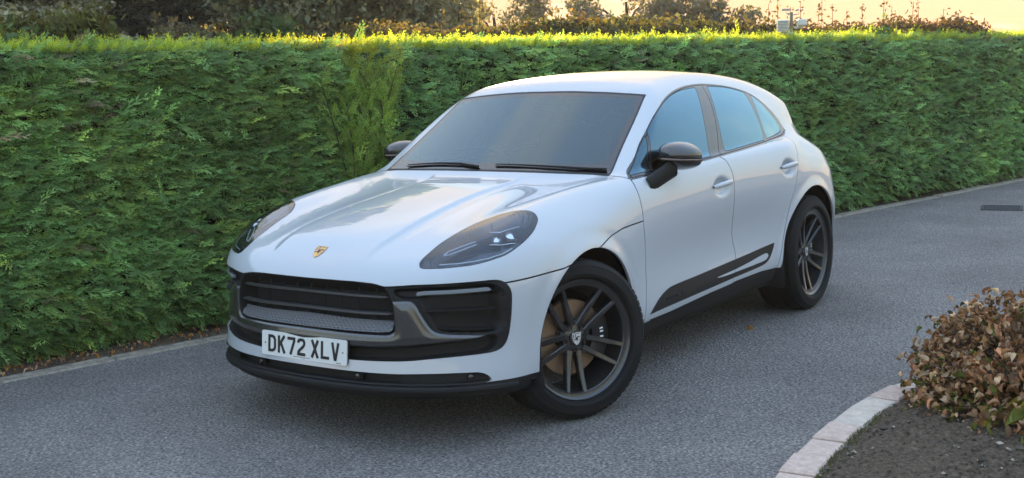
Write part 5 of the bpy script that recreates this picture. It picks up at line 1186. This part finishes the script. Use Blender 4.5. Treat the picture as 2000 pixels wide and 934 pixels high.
# ------------------------------------------------------------------ wheels
def rotz(a): return Matrix.Rotation(a, 4, 'Z')
def make_wheel(w2, steer, centre, sgn, camber, label):
    """w2: half width of the tyre; the outer face looks along +y (sgn=1) or -y"""
    fx = Matrix.Identity(4) if sgn > 0 else Matrix.Rotation(math.pi, 4, 'Z')
    mw = Matrix.Translation(centre)@rotz(steer)@fx@Matrix.Rotation(camber, 4, 'X')
    R0 = .262; rl = .2830; WA = math.pi/2+(.12 if sgn > 0 else .5)
    # rim barrel
    mb = MB(); o = w2-.022
    mb.lathe([(.232, -o), (.262, -o+.004), (.266, -o-.004), (.258, -o+.012), (.236, -o+.03), (.226, -.02), (.234, o-.07), (.243, o-.035), (.246, o-.012), (.250, o-.007), (.266, o-.006), (.273, o-.003), (rl-.004, o+.003), (rl, o-.001), (rl, o-.010)], 96)
    wheel = recalc(mb.build('wheel', M['rim'], car, label=label)); set_auto(wheel, 30); wheel.matrix_world = mw
    def sub(mb, nm, m, deg=35, par=wheel):
        ob = set_auto(recalc(mb.build(nm, M[m], par)), deg); return ob
    # tyre
    mb = MB(); t = w2; prof = [(.272, o-.012), (.2830, o-.001), (.286, o+.006), (.292, t-.004), (.300, t+.001), (.304, t+.0035), (.308, t+.002), (.325, t+.001), (.338, t-.004), (.342, t-.003), (.350, t-.010), (.362, t-.024), (.3685, t-.040)]
    for gy in (t-.058, .022, -.022, -t+.058): prof += [(.371, gy+.012), (.371, gy+.0055), (.363, gy+.005), (.363, gy-.005), (.371, gy-.0055), (.371, gy-.012)]
    prof += [(.3685, -t+.040), (.362, -t+.024), (.348, -t+.008), (.30, -t), (.268, -o+.001), (.256, -o+.012)]
    mb.lathe(prof, 128); tyre = sub(mb, 'tyre', 'tyre', 28)
    # shoulder blocks of the tread
    mb = MB()
    for s in (-1, 1):
        for k in range(72):
            a = k*2*math.pi/72; R = np.array([[math.cos(a), 0, -math.sin(a)], [0, 1, 0], [math.sin(a), 0, math.cos(a)]])
            mb.box(R@np.array([.3628, s*(t-.043), 0]), (.0136, .028, .0235), R)
    mb.build('tread_blocks', M['tyre'], wheel, kind='stuff')
    # five forked spokes
    def arm(a0, r0, a1, r1, w0, w1):
        p0 = np.array([r0*math.cos(a0), 0, r0*math.sin(a0)]); p1 = np.array([r1*math.cos(a1), 0, r1*math.sin(a1)]); G = []
        for t_ in np.linspace(0, 1, 7):
            p = p0*(1-t_)+p1*t_; d = (p1-p0)/np.linalg.norm(p1-p0); n = np.cross(d, [0, 1, 0]); w = w0*(1-t_)+w1*t_
            yo = o-.046+.040*t_-.006*math.sin(t_*math.pi); dp = .034-.006*t_
            sec = [(-.5, -dp), (-.5, -.004), (-.36, 0), (.36, 0), (.5, -.004), (.5, -dp)]
            G.append([p+n*(a*w)+np.array([0, yo+b, 0]) for a, b in sec])
        mb = MB(); mb.grid(np.array(G), closev=True); return mb
    for k in range(5):
        c = WA+k*2*math.pi/5
        for s in (-1, 1): sub(arm(c+s*.23, .062, c+s*.44, .2590, .030, .020), 'spoke', 'rim')
    mb = MB(); hp = []
    for i in range(80):
        a = i*2*math.pi/80; lob = .5+.5*math.cos(5*(a-WA)); hp.append((.062+.026*lob, a))
    lay = []
    for y_, f in ((o-.085, 1.0), (o-.058, 1.0), (o-.052, .97), (o-.050, .5), (o-.048, .40)): lay.append([(r*f*math.cos(a), y_, r*f*math.sin(a)) for r, a in hp])
    mb.grid(np.array(lay), closev=True); sub(mb, 'hub', 'rim')
    for k in range(5):
        a = WA+math.pi/5+k*2*math.pi/5; mb = MB(); mb.lathe([(0, .004), (.008, .004), (.0105, 0), (.0105, -.02)], 10); ob = sub(mb, 'wheel_bolt', 'caliper'); ob.location = (.060*math.cos(a), o-.054, .060*math.sin(a))
        mb = MB(); mb.lathe([(.0165, .0), (.0165, .004), (.0125, .004), (.012, -.004)], 16); ob = sub(mb, 'bolt_recess', 'gloss'); ob.location = (.060*math.cos(a), o-.052, .060*math.sin(a))
    mb = MB(); mb.lathe([(0, o-.036), (.020, o-.037), (.030, o-.041), (.033, o-.046), (.033, o-.056)], 32); cap_o = sub(mb, 'centre_cap', 'shell')
    def on_cap(q, h): return np.c_[-q[:, 0], np.full(len(q), o-.0375+h), q[:, 1]]
    b = crest(car, on_cap, .047, 'silver', 'cap_badge'); kids = list(b.children); b.parent = cap_o.parent; 
    for kd in kids: kd.parent = b.parent
    # brake disc and caliper stay with the hub
    mc = Matrix.Translation(centre)@rotz(steer)@fx
    mb = MB(); mb.lathe([(.075, .012), (.085, .020), (.176, .020), (.178, .016), (.178, -.006), (.176, -.010), (.085, -.010)], 64); d = set_auto(recalc(mb.build('brake_disc', M['disc'], car))); d.matrix_world = mc
    mb = MB(); mb.lathe([(.0, .040), (.07, .038), (.078, .030), (.08, .012)], 40); ob = sub(mb, 'disc_hat', 'caliper', par=d)
    mb = MB(); G = []
    for t_ in np.linspace(-.62, .62, 15):
        a = (math.pi if sgn > 0 else 0)*0+t_+(math.pi if sgn < 0 else 0)
        a = t_+(0 if sgn < 0 else math.pi)
        ca, sa = math.cos(a), math.sin(a)
        G.append([(r*ca, y_, r*sa) for r, y_ in ((.105, .052), (.125, .060), (.178, .060), (.196, .050), (.200, -.03), (.105, -.03))])
    mb.grid(np.array(G), closev=True); cal = set_auto(recalc(mb.build('brake_caliper', M['caliper'], car))); cal.matrix_world = mc
    mb = MB()
    for t_ in (-.20, -.10, .06, .14, .24):
        a = t_+(0 if sgn < 0 else math.pi); R = np.array([[math.cos(a), 0, -math.sin(a)], [0, 1, 0], [math.sin(a), 0, math.cos(a)]]); mb.box(R@np.array([.152, .0608, 0]), (.018, .0012, .007), R)
    mb.build('caliper_marks', M['white'], cal)
    # lining of the wheel opening
    return wheel
ST = -.4148
make_wheel(.1325, ST, (0, .828, .3715), 1, .045, 'turned left front wheel with forked dark spokes')
make_wheel(.1325, ST, (0, -.828, .3715), -1, .02, None)
make_wheel(.145, 0, (RX, .820, .3715), 1, .02, None)
make_wheel(.145, 0, (RX, -.820, .3715), -1, .02, None)
for s in (-1, 1):
    for (cx, c_z, r), lx in zip(ARCH, (0, 1)):
        th = np.linspace(math.radians(-22), math.radians(202), 40); mb = MB()
        yo = .925 if lx == 0 else .945
        prof = [(r-.004, yo-.012), (r+.012, yo-.03), (r+.018, .60), (r+.016, .42), (.06, .41)]
        G = np.array([[(cx+rr*math.cos(t), s*y_, max(c_z+rr*math.sin(t), .2)) for rr, y_ in prof] for t in th]); mb.grid(G); mb.build('arch_liner', M['soft'], car, True)
mb = MB(); mb.box((-1.45, 0, .30), (4.3, 1.0, .16)); mb.box((-1.42, 0, .31), (1.75, 1.64, .14)); mb.box((-3.35, 0, .36), (.5, 1.5, .2)); mb.build('underbody', M['soft'], car)

# ------------------------------------------------------------------ door handles, mirrors, wipers, lettering
def handles():
    for di, (hx, hz) in enumerate(HANDLES):
        for s in (1, -1):
            t = np.linspace(-1, 1, 21); x = hx+t*.118; z = hz+.006-.006*t+.010*(1-t*t)*.3
            base = onbody('xz', np.c_[[hx-.13, hx+.13], [hz, hz]])[:, 1]; y0 = np.interp(x, [hx-.13, hx+.13], base); G = []
            wz = .0155*(1-np.abs(t)**4*.55); out = .014+.016*(1-np.abs(t)**3.2)
            for i in range(21):
                ring = []
                for a in np.arange(12)*2*math.pi/12: ring.append((x[i], s*(y0[i]+out[i]-.010+.011*math.cos(a)*(1-.4*abs(t[i])**6)), z[i]+wz[i]*math.sin(a)))
                G.append(ring)
            mb = MB(); mb.grid(np.array(G), closev=True); par = (fdoor if di == 0 else rdoor)[0 if s > 0 else 1]
            recalc(mb.build('door_handle', M['paint'], par, True))
handles()
def mirrors():
    for s in (1, -1):
        c = np.array([-.950, .930, 1.142])
        # shell: front looks forward (+x), flat glass to the rear
        def surf(u, v):  # u round, v front->back
            r = math.sqrt(max(1-v*v*.92, 0)) if v > 0 else 1
            return r
        G = []
        for v in np.linspace(0, 1, 14):   # 0 = rear rim, 1 = nose of the shell
            f = math.sqrt(max(1-v**2.4, 0)); ring = []
            for a in np.arange(36)*2*math.pi/36:
                ca, sa = math.cos(a), math.sin(a); ex = 2.6
                yy = np.sign(ca)*abs(ca)**(2/ex)*.112; zz = np.sign(sa)*abs(sa)**(2/ex)*.070
                taper = 1-.30*np.clip(ca, 0, 1)      # slimmer towards the tip
                if sa < 0: zz *= .92
                ring.append((c[0]-.045+.150*v, s*(c[1]+yy*(f*.9+.1*(v < 1))), c[2]+zz*taper*f+.012*v-.004*ca))
            G.append(ring)
        G = np.array(G); mb = MB(); mb.grid(G, closev=True); sh = set_auto(recalc(mb.build('door_mirror', M['shell'], car)), 50)
        mb = MB(); rim_ = G[0]; cen = rim_.mean(0); mb.grid(np.stack([rim_, cen+(rim_-cen)*.93+[.006, 0, 0], cen+(rim_-cen)*.02+[.006, 0, 0]]), closev=True); recalc(mb.build('mirror_glass', M['chrome'], sh, True))
        # indicator strip and dark lower shell
        lo_ = []
        for v in np.linspace(0, .97, 12):
            f = math.sqrt(max(1-v**2.4, 0)); row = []
            for ca in np.linspace(-1, 1, 26):
                ex = 2.6; sa_ = -(1-abs(ca)**ex)**(1/ex)
                row.append((c[0]-.047+.155*v, s*(c[1]+ca*.113*(f*.9+.1)), c[2]+(sa_*.072*.92*(1-.30*max(ca, 0)))*f-.004+.012*v-.004*ca-.010))
            lo_.append(row)
        mb = MB(); mb.grid(np.array(lo_)); recalc(mb.build('mirror_underside', M['gloss'], sh, True))
        ind = []
        for a in np.linspace(-.9, 1.0, 22):
            v = math.sqrt(max(1-a*a, 0))**.9; ind.append((c[0]-.045+.150*min(v, .995)*.99+.004, s*(c[1]+a*.112), c[2]-.020+.008*v-.004*a))
        mb = MB(); mb.tube(np.array(ind), .006, 6); mb.build('side_indicator', M['amber'], sh, True)
        # foot
        a = np.array([-.735, .872, 1.010]); b = np.array([-.905, .925, 1.083]); G = []
        for t in np.linspace(-.12, 1, 9):
            p = a+(b-a)*t; w = .046*(1+.12*t*t); h = .030*(1-.15*t); d = (b-a)/np.linalg.norm(b-a); e1 = np.array([.75, .0, .66]); e1 -= d*(e1@d); e1 /= np.linalg.norm(e1); e2 = np.cross(d, e1)
            G.append([(p+e1*w*np.sign(math.cos(q))*abs(math.cos(q))**.8+e2*h*math.sin(q))*[1, s, 1] for q in np.arange(16)*math.pi/8])
        mb = MB(); mb.grid(np.array(G), closev=True); set_auto(recalc(mb.build('mirror_foot', M['plastic'], sh)), 40)
mirrors()
def wipers():
    def glass_pt(y, z, h=.009):
        P = onbody('yz', [(y, z)])[0]; return P+nrm(P[None])[0]*h
    for pts, nm in (([(.70, 1.088), (.55, 1.096), (.40, 1.105), (.2, 1.112), (.08, 1.113)], 1), ([(-.02, 1.100), (-.15, 1.112), (-.30, 1.112), (-.45, 1.104), (-.56, 1.096)], 2)):
        P = np.array([glass_pt(*p) for p in pts]); mb = MB(); mb.tube(P, [.008, .007, .0055, .004, .003], 6); a = mb.build('wiper_arm', M['plastic'], car, True)
        P2 = np.array([glass_pt(y, z-.006, .006) for y, z in np.array(pts)[1:]]); mb = MB(); mb.tube(P2, .003, 4); mb.build('wiper_blade', M['seal'], a)
wipers()
def blade_text():
    cu = bpy.data.curves.new('letters', 'FONT'); cu.body = 'macan T'; cu.size = .052; cu.extrude = .0015; cu.shear = .12; cu.space_character = 1.25
    to = bpy.data.objects.new('tmp', cu); COL.objects.link(to); dg = bpy.context.evaluated_depsgraph_get(); me = bpy.data.meshes.new_from_object(to.evaluated_get(dg)); bpy.data.objects.remove(to)
    V = np.array([v.co[:] for v in me.vertices]); T = [tuple(p.vertices) for p in me.polygons]; wdt = V[:, 0].max()
    for k, s in enumerate((1, -1)):
        X = (-.822-.215*V[:, 0]/wdt) if s > 0 else (-1.037+.215*V[:, 0]/wdt); Zz = .402+V[:, 1]*.62
        P = onbody('xz', np.c_[X, Zz], 50); N = nrm(P); P = P+N*(.0015+V[:, 2])[:, None]; P[:, 1] *= s
        m2 = bpy.data.meshes.new('blade_lettering'); m2.from_pydata(P.tolist(), [], T); m2.materials.append(M['gloss']); obj('blade_lettering', m2, blades[k])
blade_text()

# ------------------------------------------------------------------ cabin
def cabin():
    def lump(nm, c, d, m='soft', bev=.05, rot=None, par=car):
        mb = MB(); mb.box((0, 0, 0), d, bev=bev); o = set_auto(mb.build(nm, M[m], par), 60); o.location = c
        if rot: o.rotation_euler = rot
        return o
    mb = MB(); prof = [(-.50, 1.02), (-.58, 1.055), (-.75, 1.075), (-.92, 1.07), (-1.0, 1.03), (-1.03, .95), (-1.0, .75)]
    mb.grid(np.array([[(x, y, z-.02*(abs(y)/.7)**2) for x, z in prof] for y in np.linspace(-.76, .76, 25)])); set_auto(recalc(mb.build('dashboard', M['soft'], car)), 50)
    for s in (1, -1):
        seat = lump('front_seat', (-1.66, .38*s, .60), (.56, .54, .22), bev=.08)
        lump('seat_back', (-.33, 0, .36), (.20, .52, .62), bev=.08, rot=(0, -.32, 0), par=seat); lump('headrest', (-.47, 0, .76), (.10, .27, .19), bev=.04, rot=(0, -.25, 0), par=seat)
    rs = lump('rear_seat', (-2.55, 0, .72), (.55, 1.3, .22), bev=.08); lump('seat_back', (-.28, 0, .32), (.2, 1.28, .55), bev=.08, rot=(0, -.35, 0), par=rs)
    for s in (1, 0, -1): lump('headrest', (-.34, .42*s, .60), (.10, .25, .12), bev=.04, par=rs)
    th = np.arange(41)*2*math.pi/40; mb = MB(); mb.tube(np.stack([.0*th, .185*np.cos(th), .185*np.sin(th)], 1), .015, 8); wh = mb.build('steering_wheel', M['gloss'], car, True); wh.location = (-1.12, -.38, 1.0); wh.rotation_euler = (0, .42, 0)
    lump('steering_hub', (.0, 0, 0), (.05, .16, .12), bev=.02, par=wh)
    for a in (0, math.pi, -math.pi/2):
        mb = MB(); mb.tube([(0, 0, 0), (0, .18*math.cos(a), .18*math.sin(a))], .012, 6); mb.build('steering_spoke', M['satin'], wh)
    # camera housing and mirror behind the windscreen
    P = onbody('yz', [(.0, 1.44)])[0]; lump('windscreen_camera', (P[0]-.10, .0, 1.425), (.14, .22, .05), 'soft', .02, (0, -.45, 0)); lump('interior_mirror', (P[0]-.13, 0, 1.375), (.03, .23, .07), 'gloss', .012, (0, .1, .12))
    lump('cabin_floor', (-1.7, 0, .52), (2.6, 1.5, .04), bev=.01)
cabin()
